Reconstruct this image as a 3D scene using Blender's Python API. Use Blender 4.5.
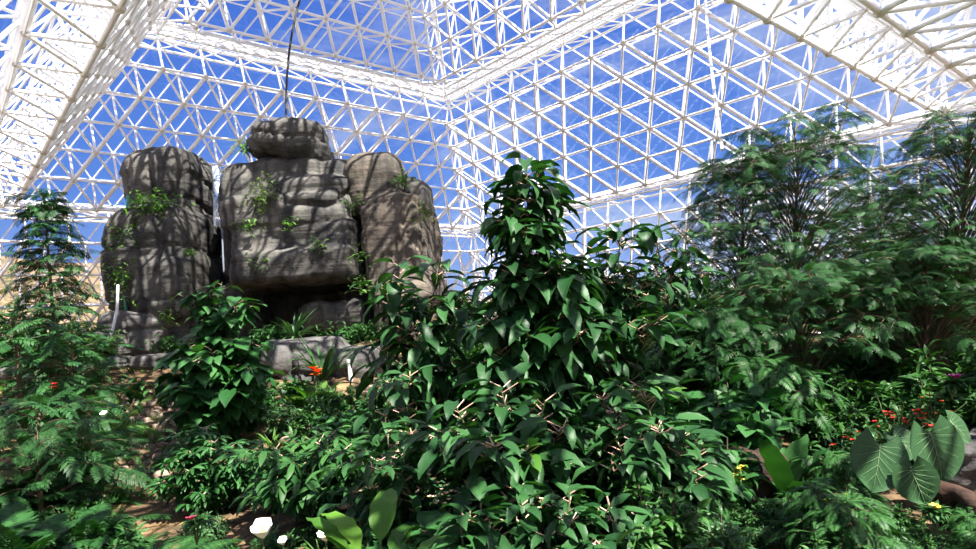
import bpy, math, random
import numpy as np
from mathutils import Matrix, Vector

for o in list(bpy.data.objects): bpy.data.objects.remove(o)
C = bpy.context.scene.collection
SC = bpy.context.scene
rng = np.random.default_rng(7)
random.seed(7)
R_ = math.radians

# ------------------------------------------------------------------ camera
FPX, PITCH, ROLL = 638.3, R_(4.23), R_(4.24)
CAMZ = 3.0
cp, sp, cr, sr = math.cos(PITCH), math.sin(PITCH), math.cos(ROLL), math.sin(ROLL)
RIGHT = np.array([1., 0, 0]); UP = np.array([0, -sp, cp]); FWD = np.array([0, cp, sp])
c_right = RIGHT*cr - UP*sr
c_up = RIGHT*sr + UP*cr
cam_d = bpy.data.cameras.new('camera'); cam = bpy.data.objects.new('camera', cam_d); C.objects.link(cam)
cam_d.sensor_width = 36; cam_d.lens = FPX*36/976; cam_d.clip_end = 2000; cam_d.clip_start = 0.05
M = Matrix(((c_right[0], c_up[0], -FWD[0], 0), (c_right[1], c_up[1], -FWD[1], 0), (c_right[2], c_up[2], -FWD[2], CAMZ), (0, 0, 0, 1)))
cam.matrix_world = M
SC.camera = cam

# ------------------------------------------------------------------ sky, sun, exposure
w = bpy.data.worlds.new('sky'); SC.world = w; w.use_nodes = True
nt = w.node_tree; nt.nodes.clear()
def N(nt, t, **kw):
    n = nt.nodes.new(t)
    for k, v in kw.items(): setattr(n, k, v)
    return n
tc = N(nt, 'ShaderNodeTexCoord'); sep = N(nt, 'ShaderNodeSeparateXYZ'); nt.links.new(tc.outputs['Generated'], sep.inputs[0])
ramp = N(nt, 'ShaderNodeValToRGB'); nt.links.new(sep.outputs[2], ramp.inputs[0])
cr_ = ramp.color_ramp
cr_.elements[0].position = 0.0; cr_.elements[0].color = (.34, .52, .92, 1)
cr_.elements[1].position = 0.55; cr_.elements[1].color = (.055, .165, .72, 1)
e = cr_.elements.new(0.22); e.color = (.12, .28, .82, 1)
mp = N(nt, 'ShaderNodeMapping'); mp.inputs['Scale'].default_value = (1.6, 2.2, 5.0); mp.inputs['Location'].default_value = (2.3, .4, 1.1)
nt.links.new(tc.outputs['Generated'], mp.inputs[0])
nz = N(nt, 'ShaderNodeTexNoise'); nz.inputs['Scale'].default_value = 1.5; nz.inputs['Detail'].default_value = 7; nz.inputs['Roughness'].default_value = .6
nz.inputs['Distortion'].default_value = .6
nt.links.new(mp.outputs[0], nz.inputs['Vector'])
# clouds mostly towards the right (+x)
ad = N(nt, 'ShaderNodeMath', operation='MULTIPLY_ADD'); nt.links.new(sep.outputs[0], ad.inputs[0]); ad.inputs[1].default_value = .30
nt.links.new(nz.outputs['Fac'], ad.inputs[2])
cl = N(nt, 'ShaderNodeValToRGB'); nt.links.new(ad.outputs[0], cl.inputs[0])
cl.color_ramp.elements[0].position = .50; cl.color_ramp.elements[0].color = (0, 0, 0, 1)
cl.color_ramp.elements[1].position = .80; cl.color_ramp.elements[1].color = (.85, .85, .85, 1)
mx = N(nt, 'ShaderNodeMix', data_type='RGBA'); nt.links.new(cl.outputs[0], mx.inputs['Factor'])
nt.links.new(ramp.outputs[0], mx.inputs[6]); mx.inputs[7].default_value = (.82, .88, 1.0, 1)
bg = N(nt, 'ShaderNodeBackground'); bg.inputs[1].default_value = 1.0; nt.links.new(mx.outputs[2], bg.inputs[0])
wo = N(nt, 'ShaderNodeOutputWorld'); nt.links.new(bg.outputs[0], wo.inputs[0])

SUN_DIR = Vector((0.46, -0.54, 1.12)).normalized()      # towards the sun
sd = bpy.data.lights.new('sun', 'SUN'); sd.energy = 21.0; sd.angle = R_(.53); sd.color = (1, .95, .86)
sun = bpy.data.objects.new('sun', sd); C.objects.link(sun); sun.location = (10, -12, 30)
sun.rotation_euler = SUN_DIR.to_track_quat('Z', 'Y').to_euler()
vs = SC.view_settings
vs.view_transform = 'Standard'; vs.look = 'None'; vs.exposure = 0.0; vs.gamma = 1.0; vs.use_curve_mapping = False

def W(px, py, D):
    """a point of the place seen towards (px, py) at world distance y = D"""
    dx, dy = px-488, py-274.5
    X = dx*cr - dy*sr; Y = dx*sr + dy*cr
    r = RIGHT*X/FPX - UP*Y/FPX + FWD
    p = r*(D/r[1]); p[2] += CAMZ
    return p

# ------------------------------------------------------------------ noise
def _h(i, j, k, s):
    n = (i*374761393 + j*668265263 + k*2147483647 + s*144665) & 0xffffffff
    n = ((n ^ (n >> 13))*1274126177) & 0xffffffff
    n = ((n ^ (n >> 16))*2246822519) & 0xffffffff
    return ((n ^ (n >> 15)) & 0xffffff)/float(0xffffff)
def vnoise(P, s=0):
    P = np.asarray(P, float); F = np.floor(P); f = P-F; f = f*f*(3-2*f); I = F.astype(np.int64)
    o = 0
    for a in (0, 1):
        for b in (0, 1):
            for c in (0, 1):
                o = o + _h(I[..., 0]+a, I[..., 1]+b, I[..., 2]+c, s)*(f[..., 0] if a else 1-f[..., 0])*(f[..., 1] if b else 1-f[..., 1])*(f[..., 2] if c else 1-f[..., 2])
    return o*2-1
def fbm(P, oct=4, s=0):
    o = 0; a = 1.
    for k in range(oct):
        o = o + a*vnoise(np.asarray(P)*2**k + k*17.3, s+k); a *= .5
    return o

def G(x, y):
    """height of the forest floor"""
    x = np.asarray(x, float); y = np.asarray(y, float)
    z = np.interp(y, [-8, 2, 6, 9, 12, 14.5, 16.5, 19, 24, 32, 45], [.9, 1.0, 1.0, 1.15, 1.7, 2.35, 2.75, 2.8, 2.2, 1.2, .5])
    z = z - .9*np.clip((x-1)/8, 0, 1)*np.clip((y-10)/6, 0, 1)
    P = np.stack([x*.7, y*.7, x*0], -1)
    return z + .12*fbm(P, 3, 5)

# ------------------------------------------------------------------ object helpers
def link(o): C.objects.link(o); return o
def tag(o, label=None, cat=None, group=None, kind=None):
    if label: o['label'] = label
    if cat: o['category'] = cat
    if group: o['group'] = group
    if kind: o['kind'] = kind
    return o
def empty(name, loc, label=None, cat=None, group=None, kind=None, rz=0, sc=1):
    o = bpy.data.objects.new(name, None); link(o); o.location = Vector([float(a) for a in loc]); o.rotation_euler = (0, 0, rz)
    o.scale = (sc, sc, sc); o.empty_display_size = .2
    return tag(o, label, cat, group, kind)
def qmesh(name, V, F, mat, parent=None, smooth=False, loc=None):
    V = np.ascontiguousarray(V, np.float32); F = np.ascontiguousarray(F, np.int32)
    me = bpy.data.meshes.new(name)
    me.vertices.add(len(V)); me.vertices.foreach_set('co', V.ravel())
    k = F.shape[1]
    me.loops.add(F.size); me.loops.foreach_set('vertex_index', F.ravel())
    me.polygons.add(len(F)); me.polygons.foreach_set('loop_start', np.arange(len(F), dtype=np.int32)*k)
    try: me.polygons.foreach_set('loop_total', np.full(len(F), k, np.int32))
    except Exception: pass
    me.polygons.foreach_set('use_smooth', np.full(len(F), smooth))
    me.update(calc_edges=True); me.validate()
    for m in (mat if isinstance(mat, (list, tuple)) else [mat]): me.materials.append(m)
    o = bpy.data.objects.new(name, me); link(o)
    if parent: o.parent = parent
    if loc is not None: o.location = Vector([float(a) for a in loc])
    return o
class Geo:
    def __init__(s): s.V = []; s.F = []; s.n = 0
    def add(s, V, F):
        V = np.asarray(V, float).reshape(-1, 3); F = np.asarray(F, int)
        s.V.append(V); s.F.append(F+s.n); s.n += len(V)
    def build(s, name, mat, parent=None, smooth=False, off=None):
        if not s.V: return None
        V = np.concatenate(s.V); F = np.concatenate(s.F)
        if off is not None: V = V-np.asarray(off)
        return qmesh(name, V, F, mat, parent, smooth)
def cyls(P, Q, r, n=5):
    """tubes between many point pairs"""
    P = np.asarray(P, float); Q = np.asarray(Q, float); d = Q-P; L = np.linalg.norm(d, axis=1, keepdims=True); d = d/np.maximum(L, 1e-9)
    ref = np.where(np.abs(d[:, 2:3]) > .9, np.array([[1., 0, 0]]), np.array([[0, 0, 1.]]))
    a = np.cross(ref, d); a /= np.linalg.norm(a, axis=1, keepdims=True); b = np.cross(d, a)
    th = np.arange(n)*2*math.pi/n
    ring = (a[:, None]*np.cos(th)[None, :, None] + b[:, None]*np.sin(th)[None, :, None])*r
    V = np.concatenate([P[:, None]+ring, Q[:, None]+ring], 1)
    i = np.arange(n); j = (i+1) % n
    f = np.stack([i, j, j+n, i+n], 1)
    F = f[None]+(np.arange(len(P))*2*n)[:, None, None]
    return V.reshape(-1, 3), F.reshape(-1, 4)
def tube(pts, r0, r1=None, n=6):
    pts = np.asarray(pts, float); m = len(pts); r1 = r0 if r1 is None else r1
    rad = np.linspace(r0, r1, m) if np.isscalar(r0) else np.asarray(r0)
    t = np.gradient(pts, axis=0); t /= np.linalg.norm(t, axis=1, keepdims=True)+1e-9
    ref = np.array([0.31, .95, .12]) if abs(t[0][2]) > .6 else np.array([0, 0, 1.])
    a = np.cross(ref, t); a /= np.linalg.norm(a, axis=1, keepdims=True)+1e-9; b = np.cross(t, a)
    th = np.arange(n)*2*math.pi/n
    V = pts[:, None]+(a[:, None]*np.cos(th)[None, :, None]+b[:, None]*np.sin(th)[None, :, None])*rad[:, None, None]
    F = []
    for k in range(m-1):
        i = np.arange(n); j = (i+1) % n
        F.append(np.stack([k*n+i, k*n+j, (k+1)*n+j, (k+1)*n+i], 1))
    return V.reshape(-1, 3), np.concatenate(F)

# ------------------------------------------------------------------ materials
def mat(name):
    m = bpy.data.materials.new(name); m.use_nodes = True; nt = m.node_tree; nt.nodes.clear()
    return m, nt, N(nt, 'ShaderNodeOutputMaterial')
def plain(name, col, rough=.6, spec=.5, metal=0., noise=0.):
    m, nt, out = mat(name)
    p = N(nt, 'ShaderNodeBsdfPrincipled'); p.inputs['Roughness'].default_value = rough; p.inputs['Specular IOR Level'].default_value = spec
    p.inputs['Metallic'].default_value = metal
    nzz = N(nt, 'ShaderNodeTexNoise'); nzz.inputs['Scale'].default_value = 6; nzz.inputs['Detail'].default_value = 4
    geo = N(nt, 'ShaderNodeNewGeometry'); nt.links.new(geo.outputs['Position'], nzz.inputs['Vector'])
    mr = N(nt, 'ShaderNodeMapRange'); mr.inputs[3].default_value = 1-noise; mr.inputs[4].default_value = 1+noise
    nt.links.new(nzz.outputs['Fac'], mr.inputs[0])
    mxx = N(nt, 'ShaderNodeMix', data_type='RGBA', blend_type='MULTIPLY'); mxx.inputs['Factor'].default_value = 1
    mxx.inputs[6].default_value = (*col, 1); nt.links.new(mr.outputs[0], mxx.inputs[7])
    nt.links.new(mxx.outputs[2], p.inputs['Base Color']); nt.links.new(p.outputs[0], out.inputs[0])
    return m
def leafmat(name, c0, c1, rough=.38, trans=.28, spec=.22, tcol=None):
    m, nt, out = mat(name)
    p = N(nt, 'ShaderNodeBsdfPrincipled'); p.inputs['Roughness'].default_value = rough; p.inputs['Specular IOR Level'].default_value = spec
    geo = N(nt, 'ShaderNodeNewGeometry')
    rp = N(nt, 'ShaderNodeValToRGB'); rp.color_ramp.elements[0].color = (*c0, 1); rp.color_ramp.elements[1].color = (*c1, 1)
    nt.links.new(geo.outputs['Random Per Island'], rp.inputs[0])
    ln = N(nt, 'ShaderNodeTexNoise'); ln.inputs['Scale'].default_value = 28; ln.inputs['Detail'].default_value = 3; nt.links.new(geo.outputs['Position'], ln.inputs['Vector'])
    lb = N(nt, 'ShaderNodeBump'); lb.inputs['Strength'].default_value = .35; lb.inputs['Distance'].default_value = .012; nt.links.new(ln.outputs['Fac'], lb.inputs['Height']); nt.links.new(lb.outputs[0], p.inputs['Normal'])
    nt.links.new(rp.outputs[0], p.inputs['Base Color'])
    t = N(nt, 'ShaderNodeBsdfTranslucent')
    mm = N(nt, 'ShaderNodeMix', data_type='RGBA', blend_type='MULTIPLY'); mm.inputs['Factor'].default_value = 1
    nt.links.new(rp.outputs[0], mm.inputs[6]); mm.inputs[7].default_value = (*(tcol or (1.5, 1.9, .6)), 1)
    nt.links.new(mm.outputs[2], t.inputs[0])
    s = N(nt, 'ShaderNodeMixShader'); s.inputs[0].default_value = trans
    nt.links.new(p.outputs[0], s.inputs[1]); nt.links.new(t.outputs[0], s.inputs[2]); nt.links.new(s.outputs[0], out.inputs[0])
    return m
LM = {
 'broad': leafmat('broad_leaf', (0.0067, 0.0355, 0.0096), (0.0337, 0.1057, 0.0310), .46, .14),
 'heart': leafmat('heart_leaf', (0.0134, 0.0634, 0.0149), (0.0404, 0.1268, 0.0352), .48, .15),
 'feather': leafmat('feather_leaf', (0.0084, 0.0422, 0.0107), (0.0287, 0.0972, 0.0240), .5, .16),
 'bright': leafmat('bright_leaf', (0.0360, 0.1071, 0.0164), (0.0900, 0.2040, 0.0246), .42, .3),
 'fern': leafmat('fern_leaf', (0.0119, 0.0550, 0.0139), (0.0421, 0.1226, 0.0294), .5, .2),
 'small': leafmat('small_leaf', (0.0084, 0.0422, 0.0096), (0.0464, 0.1268, 0.0267), .48, .16),
 'pale': leafmat('pale_leaf', (0.0506, 0.1353, 0.0267), (0.1350, 0.2536, 0.0534), .4, .35),
 'blue': leafmat('blue_green_leaf', (0.0253, 0.0761, 0.0267), (0.0674, 0.1437, 0.0534), .35, .15),
 'big': leafmat('elephant_leaf', (.024, .066, .026), (.034, .085, .034), .45, .1),
 'moss': leafmat('moss_leaf', (0.0506, 0.1099, 0.0107), (0.1181, 0.1859, 0.0267), .7, .2),
}
STEM = plain('green_stem', (.07, .10, .035), .6, .3, 0, .3)
BARK = plain('brown_bark', (.10, .075, .05), .85, .2, 0, .4)
PETI = plain('pale_petiole', (.42, .27, .20), .45, .4, 0, .2)
VEIN = plain('pale_vein', (.16, .25, .12), .45, .4, 0, .05)
ORANGE = plain('orange_petal', (.85, .13, .02), .5, .3, 0, .15)
REDP = plain('red_petal', (.60, .025, .02), .5, .3, 0, .15)
PINK = plain('pink_petal', (.75, .10, .18), .5, .3, 0, .15)
MAG = plain('magenta_petal', (.42, .02, .22), .5, .3, 0, .1)
YEL = plain('yellow_petal', (.80, .58, .06), .5, .3, 0, .15)
PALEY = plain('pale_yellow_petal', (.80, .72, .22), .5, .3, 0, .15)
WHITEP = plain('white_petal', (.85, .86, .78), .45, .3, 0, .03)
CREAM = plain('cream_petal', (.85, .66, .40), .5, .3, 0, .15)
FRAME = plain('white_painted_steel', (.86, .86, .88), .35, .5, 0, .02)
HUBM = plain('beige_hub', (.62, .58, .50), .5, .5, 0, .1)
LEDGE_F = plain('white_beam', (.80, .80, .80), .5, .4, 0, .05)
BLACKC = plain('black_rubber', (.012, .012, .012), .5)
WHITEC = plain('white_plastic', (.82, .82, .82), .4)
HOSE = plain('green_plastic', (.05, .30, .22), .35)

def panel_mat():
    m, nt, out = mat('milky_panel')
    d = N(nt, 'ShaderNodeBsdfTranslucent'); d.inputs[0].default_value = (.75, .78, .82, 1)
    d2 = N(nt, 'ShaderNodeBsdfDiffuse'); d2.inputs[0].default_value = (.8, .8, .82, 1)
    t = N(nt, 'ShaderNodeBsdfTransparent'); s = N(nt, 'ShaderNodeMixShader'); s.inputs[0].default_value = .5
    s2 = N(nt, 'ShaderNodeMixShader'); s2.inputs[0].default_value = .55
    nt.links.new(d.outputs[0], s.inputs[1]); nt.links.new(d2.outputs[0], s.inputs[2])
    nt.links.new(s.outputs[0], s2.inputs[1]); nt.links.new(t.outputs[0], s2.inputs[2]); nt.links.new(s2.outputs[0], out.inputs[0])
    return m
PANEL = panel_mat()
def glass_mat():
    m, nt, out = mat('clear_glazing')
    t = N(nt, 'ShaderNodeBsdfTransparent'); t.inputs[0].default_value = (.97, .98, .98, 1)
    g = N(nt, 'ShaderNodeBsdfGlossy'); g.inputs['Roughness'].default_value = .05; g.inputs[0].default_value = (.9, .95, 1, 1)
    s = N(nt, 'ShaderNodeMixShader'); s.inputs[0].default_value = .03
    nt.links.new(t.outputs[0], s.inputs[1]); nt.links.new(g.outputs[0], s.inputs[2]); nt.links.new(s.outputs[0], out.inputs[0])
    return m
GLASS = glass_mat()
def water_mat():
    m, nt, out = mat('falling_water')
    p = N(nt, 'ShaderNodeBsdfPrincipled'); p.inputs['Base Color'].default_value = (.45, .52, .62, 1); p.inputs['Roughness'].default_value = .3
    tr = N(nt, 'ShaderNodeBsdfTransparent')
    geo = N(nt, 'ShaderNodeNewGeometry'); mpp = N(nt, 'ShaderNodeMapping'); mpp.inputs['Scale'].default_value = (14, 14, 1.2)
    nt.links.new(geo.outputs['Position'], mpp.inputs[0])
    nn = N(nt, 'ShaderNodeTexNoise'); nn.inputs['Scale'].default_value = 1; nn.inputs['Detail'].default_value = 3
    nt.links.new(mpp.outputs[0], nn.inputs['Vector'])
    mr = N(nt, 'ShaderNodeMapRange'); mr.inputs[1].default_value = .35; mr.inputs[2].default_value = .7; mr.inputs[3].default_value = .40; mr.inputs[4].default_value = .88
    nt.links.new(nn.outputs['Fac'], mr.inputs[0])
    s = N(nt, 'ShaderNodeMixShader'); nt.links.new(mr.outputs[0], s.inputs[0]); nt.links.new(p.outputs[0], s.inputs[1]); nt.links.new(tr.outputs[0], s.inputs[2])
    nt.links.new(s.outputs[0], out.inputs[0])
    return m
WATER = water_mat()
def rock_mat(name, ca, cb, cs, strata=9., bump=.35, scale=1.4):
    m, nt, out = mat(name)
    p = N(nt, 'ShaderNodeBsdfPrincipled'); p.inputs['Roughness'].default_value = .85; p.inputs['Specular IOR Level'].default_value = .25
    geo = N(nt, 'ShaderNodeNewGeometry')
    n1 = N(nt, 'ShaderNodeTexNoise'); n1.inputs['Scale'].default_value = scale; n1.inputs['Detail'].default_value = 8; n1.inputs['Roughness'].default_value = .65
    nt.links.new(geo.outputs['Position'], n1.inputs['Vector'])
    r1 = N(nt, 'ShaderNodeValToRGB'); nt.links.new(n1.outputs['Fac'], r1.inputs[0])
    r1.color_ramp.elements[0].position = .36; r1.color_ramp.elements[0].color = (*ca, 1)
    r1.color_ramp.elements[1].position = .66; r1.color_ramp.elements[1].color = (*cb, 1)
    # dark mineral streaks running down the face
    mpv = N(nt, 'ShaderNodeMapping'); mpv.inputs['Scale'].default_value = (2.6, 2.6, .35); nt.links.new(geo.outputs['Position'], mpv.inputs[0])
    n2 = N(nt, 'ShaderNodeTexNoise'); n2.inputs['Scale'].default_value = 1.3; n2.inputs['Detail'].default_value = 5
    nt.links.new(mpv.outputs[0], n2.inputs['Vector'])
    r2 = N(nt, 'ShaderNodeValToRGB'); nt.links.new(n2.outputs['Fac'], r2.inputs[0])
    r2.color_ramp.elements[0].position = .46; r2.color_ramp.elements[0].color = (0, 0, 0, 1)
    r2.color_ramp.elements[1].position = .62; r2.color_ramp.elements[1].color = (.8, .8, .8, 1)
    mxx = N(nt, 'ShaderNodeMix', data_type='RGBA'); nt.links.new(r2.outputs[0], mxx.inputs['Factor']); nt.links.new(r1.outputs[0], mxx.inputs[6]); mxx.inputs[7].default_value = (*cs, 1)
    # thin bedding lines
    mph = N(nt, 'ShaderNodeMapping'); mph.inputs['Scale'].default_value = (.5, .5, strata); nt.links.new(geo.outputs['Position'], mph.inputs[0])
    n3 = N(nt, 'ShaderNodeTexNoise'); n3.inputs['Scale'].default_value = 1; n3.inputs['Detail'].default_value = 4; nt.links.new(mph.outputs[0], n3.inputs['Vector'])
    n4 = N(nt, 'ShaderNodeTexNoise'); n4.inputs['Scale'].default_value = 9; n4.inputs['Detail'].default_value = 8; nt.links.new(geo.outputs['Position'], n4.inputs['Vector'])
    b1 = N(nt, 'ShaderNodeBump'); b1.inputs['Strength'].default_value = bump; b1.inputs['Distance'].default_value = .12; nt.links.new(n3.outputs['Fac'], b1.inputs['Height'])
    b2 = N(nt, 'ShaderNodeBump'); b2.inputs['Strength'].default_value = .5; b2.inputs['Distance'].default_value = .05; nt.links.new(n4.outputs['Fac'], b2.inputs['Height']); nt.links.new(b1.outputs[0], b2.inputs['Normal'])
    nt.links.new(b2.outputs[0], p.inputs['Normal'])
    nt.links.new(mxx.outputs[2], p.inputs['Base Color']); nt.links.new(p.outputs[0], out.inputs[0])
    return m
ROCK = rock_mat('grey_artificial_rock', (0.0432, 0.0425, 0.0403), (0.1260, 0.1188, 0.1080), (0.0216, 0.0216, 0.0230))
ROCKB = rock_mat('brown_artificial_rock', (0.0612, 0.0533, 0.0446), (0.1584, 0.1296, 0.1044), (0.0288, 0.0274, 0.0259))
ROCKL = rock_mat('grey_ledge_stone', (0.0648, 0.0634, 0.0634), (0.1584, 0.1476, 0.1404), (0.0396, 0.0389, 0.0389), 8)
ROCKR = rock_mat('rust_brown_rock', (.016, .011, .009), (.060, .030, .020), (.010, .008, .007), 5, .6, 5)
PEBBLE = rock_mat('tan_cobble', (0.2160, 0.1584, 0.1152), (0.3600, 0.2808, 0.2232), (0.1440, 0.1080, 0.0792), 3, .2, 4)
SOIL = rock_mat('tan_sandy_soil', (0.0648, 0.0432, 0.0252), (0.2736, 0.1728, 0.0864), (0.0288, 0.0202, 0.0130), 2, .3, 1.1)
HILL = rock_mat('dry_desert_slope', (0.0864, 0.0720, 0.0360), (0.2880, 0.1800, 0.1080), (0.0504, 0.0576, 0.0216), 2, .3, .32)

# ------------------------------------------------------------------ structure: ground and hills
def heightmesh(name, x0, x1, y0, y1, step, fn, m):
    xs = np.arange(x0, x1+step, step); ys = np.arange(y0, y1+step, step); X, Y = np.meshgrid(xs, ys)
    Z = fn(X, Y); V = np.stack([X, Y, Z], -1).reshape(-1, 3); nx = len(xs); ny = len(ys)
    i, j = np.meshgrid(np.arange(nx-1), np.arange(ny-1)); a = (j*nx+i).ravel()
    return qmesh(name, V, np.stack([a, a+1, a+nx+1, a+nx], 1), m, None, True)
fl = heightmesh('floor', -32, 29, -24, 46, .3, lambda x, y: G(x, y)+.03*fbm(np.stack([x*3, y*3, x*0], -1), 2, 9), SOIL); tag(fl, 'sandy brown forest floor under the plants', 'ground', kind='structure')
def hill(x, y):
    r = np.sqrt(x**2+(y-12)**2)
    az = np.degrees(np.arctan2(x, y))
    base = np.interp(r, [42, 58, 90, 150], [.2, 7, 13, 17])
    lf = np.interp(az, [-75, -45, -20, 10, 60], [1.35, 1.45, .95, .3, .2])
    P = np.stack([x*.06, y*.06, x*0], -1)
    return base*lf + 1.2*fbm(P, 4, 3)*np.clip((r-36)/20, 0, 1) - .6
hl = heightmesh('hillside', -170, 170, -60, 190, 3.0, hill, HILL)
V = np.empty(len(hl.data.vertices)*3, np.float32); hl.data.vertices.foreach_get('co', V); V = V.reshape(-1, 3)
m_in = (np.abs(V[:, 0]+2) < 33) & (V[:, 1] > -26) & (V[:, 1] < 48)
V[m_in, 2] = -.8; hl.data.vertices.foreach_set('co', V.ravel())
tag(hl, 'tan dry desert hillside outside the glass', 'hill', kind='structure')

# ------------------------------------------------------------------ structure: glazed space frame
yaw = R_(41.29)
u3 = np.array([-math.cos(yaw), -math.sin(yaw), 0]); v3 = np.array([math.sin(yaw), -math.cos(yaw), 0])
Cc = np.array([-.84, 36, 5.42+CAMZ]); A1, B1 = 21.9, 23.7
def ring(i, z, base=(Cc, A1, B1)):
    c, a, b = base
    c = c+i*(u3+v3); c = np.array([c[0], c[1], z]); a -= 2*i; b -= 2*i
    return [c, c+a*u3, c+a*u3+b*v3, c+b*v3]      # far corner, left corner, near corner, right corner
Z1 = 5.42+CAMZ; Z2 = 10.72+CAMZ
ring1 = ring(0, Z1)
C2 = np.array([-1.29, 30.13, Z2]); base2 = (C2, 14.3, 14.9)
ring2 = ring(0, Z2, base2)
side_names = ['left', 'near', 'fore', 'right']
def quad_face(A, B, Ct, Dt, n, rows, depth, rin, rout, rweb, inner_pt, dec=1, bold=-1):
    """double-layer triangular truss on trapezoid A-B (bottom) D-C (top)"""
    A, B, Ct, Dt = map(np.asarray, (A, B, Ct, Dt))
    nrm = np.cross(B-A, Dt-A); nrm /= np.linalg.norm(nrm)
    if np.dot(inner_pt-A, nrm) < 0: nrm = -nrm
    def node(j, k):
        t = j/rows; nj = n-dec*j; s = k/max(nj, 1)
        if not dec and j % 2: s = (k+.5)/nj
        return (A+(B-A)*s)*(1-t)+(Dt+(Ct-Dt)*s)*t
    O = {}; I = {}
    for j in range(rows+1):
        nj = n-dec*j
        for k in range(nj+1 if (dec or j % 2 == 0) else nj): O[j, k] = node(j, k)
    oc = []; ic = []; wb = []; icb = []
    for (j, k), p in O.items():
        if (j, k+1) in O: oc.append((p, O[j, k+1]))
        sh = -1 if dec else (-1 if j % 2 == 0 else 0)
        for kk in ((k, k-1) if dec else (k+sh, k+sh+1)):
            if (j+1, kk) in O: oc.append((p, O[j+1, kk]))
        ut = (j+1, k) if dec else (j+1, k+sh+1)
        if (j, k+1) in O and ut in O:
            I[j, k] = (p+O[j, k+1]+O[ut])/3+nrm*depth
            for q in (p, O[j, k+1], O[ut]): wb.append((I[j, k], q))
    for (j, k), p in I.items():
        if (j, k+1) in I: ic.append((p, I[j, k+1]))
        for kk in ((k, k-1) if dec else ((k-1, k) if j % 2 == 0 else (k, k+1))):
            if (j+1, kk) in I: (icb if bold == (1 if kk == k else 0) else ic).append((p, I[j+1, kk]))
    return oc, ic, icb, wb, list(O.values()), list(I.values())
OCT = (np.array([[1, 0, 0], [0, 1, 0], [-1, 0, 0], [0, -1, 0], [0, 0, 1], [0, 0, -1.]]), None)
def superell(c, s, e=4., rz=0, tilt=0, n=28):
    th = np.linspace(-math.pi/2, math.pi/2, n); ph = np.linspace(-math.pi, math.pi, 2*n+1)[:-1]
    T, P = np.meshgrid(th, ph, indexing='ij')
    d = np.stack([np.cos(T)*np.cos(P), np.cos(T)*np.sin(P), np.sin(T)], -1)
    r = (np.abs(d)**e).sum(-1)**(-1/e)
    V = (d*r[..., None]).reshape(-1, 3)*np.asarray(s)
    cz, sz, ct, st = math.cos(rz), math.sin(rz), math.cos(tilt), math.sin(tilt)
    Rm = np.array([[cz, -sz, 0], [sz, cz, 0], [0, 0, 1]])@np.array([[ct, 0, st], [0, 1, 0], [-st, 0, ct]])
    V = V@Rm.T+np.asarray(c)
    m = 2*n; F = []
    for i in range(n-1):
        a = np.arange(m); b = (a+1) % m
        F.append(np.stack([i*m+a, i*m+b, (i+1)*m+b, (i+1)*m+a], 1))
    return V, np.concatenate(F)
def hubs(P, r):
    V0, F0 = superell((0, 0, 0), (r, r, r), 2, 0, 0, 5); P = np.asarray(P)
    return (P[:, None]+V0[None]).reshape(-1, 3), (F0[None]+(np.arange(len(P))*len(V0))[:, None, None]).reshape(-1, 4)
def truss_object(name, label, parts, inner, cat=None, bold=-1):
    root = empty(name, parts[0][0], label, cat, kind='structure')
    off = np.asarray(parts[0][0])
    g = Geo(); h = Geo(); gl = Geo()
    for (A, B, Ct, Dt, n, rows, dec) in parts:
        oc, ic, icb, wb, on, inn = quad_face(A, B, Ct, Dt, n, rows, .95, 0, 0, 0, inner, dec, bold)
        for lst, r in ((oc, .030), (ic, .060 if bold < 0 else .045), (icb, .078), (wb, .044)):
            if lst:
                P = np.array([a for a, b in lst]); Q = np.array([b for a, b in lst]); g.add(*cyls(P, Q, r, 5))
        h.add(*hubs(inn, .10)); h.add(*hubs(on, .06))
        cen = (np.asarray(A)+B+Ct+Dt)/4
        nn = np.cross(np.asarray(B)-A, np.asarray(Dt)-A); nn /= np.linalg.norm(nn)
        if np.dot(inner-cen, nn) > 0: nn = -nn
        gl.add(np.array([A, B, Ct, Dt])+nn*.06, [[0, 1, 2, 3]])
    g.build('space_frame', FRAME, root, True, off); h.build('node_hubs', HUBM, root, False, off); gl.build('glazing', GLASS, root, False, off)
    return root
def side(rb, rt, k): return rb[k], rb[(k+1) % 4], rt[(k+1) % 4], rt[k]
ctr = np.array([-1.5, 20, 6.])
AX = 11.0                                                # the low annex over the viewpoint, on the two near sides
def ext_ring(i, z, ax):
    c = Cc+i*(u3+v3); c = np.array([c[0], c[1], z]); a = A1-i+ax; b = B1-i+ax
    return [c, c+a*u3, c+a*u3+b*v3, c+b*v3]
r1o = ring(-1.25, Z1+.05); r0 = ring(-1.25-5.2, .3)
x1 = ext_ring(-1.25, Z1-2.2, AX); x0 = ext_ring(-1.25-5.2, .3, AX+1.2)
r2i = ring(1.15, Z2+.05, base2); r3 = ring(1.15+4.1, Z2+6.2, base2)
def pt(p, z): return np.array([p[0], p[1], z])
fl_, fr_ = pt(x1[1], Z1+.05), pt(x1[3], Z1+.05)          # the far walls run on over the annex ends
TR = 'white triangulated space frame wall '
truss_object('wall_left', TR+'left of the far corner', [side(ring1, ring2, 0)+(16, 6, 1), (r0[0], r0[1], r1o[1], r1o[0], 25, 7, 1), (r0[1], x0[1], x1[1], r1o[1], 12, 7, 0)], ctr, 'glass wall', 0)
truss_object('wall_right', TR+'right of the far corner', [side(ring1, ring2, 3)+(16, 6, 1), (r0[3], r0[0], r1o[0], r1o[3], 25, 7, 1), (x0[3], r0[3], r1o[3], x1[3], 12, 7, 0)], ctr, 'glass wall', 1)
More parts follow.
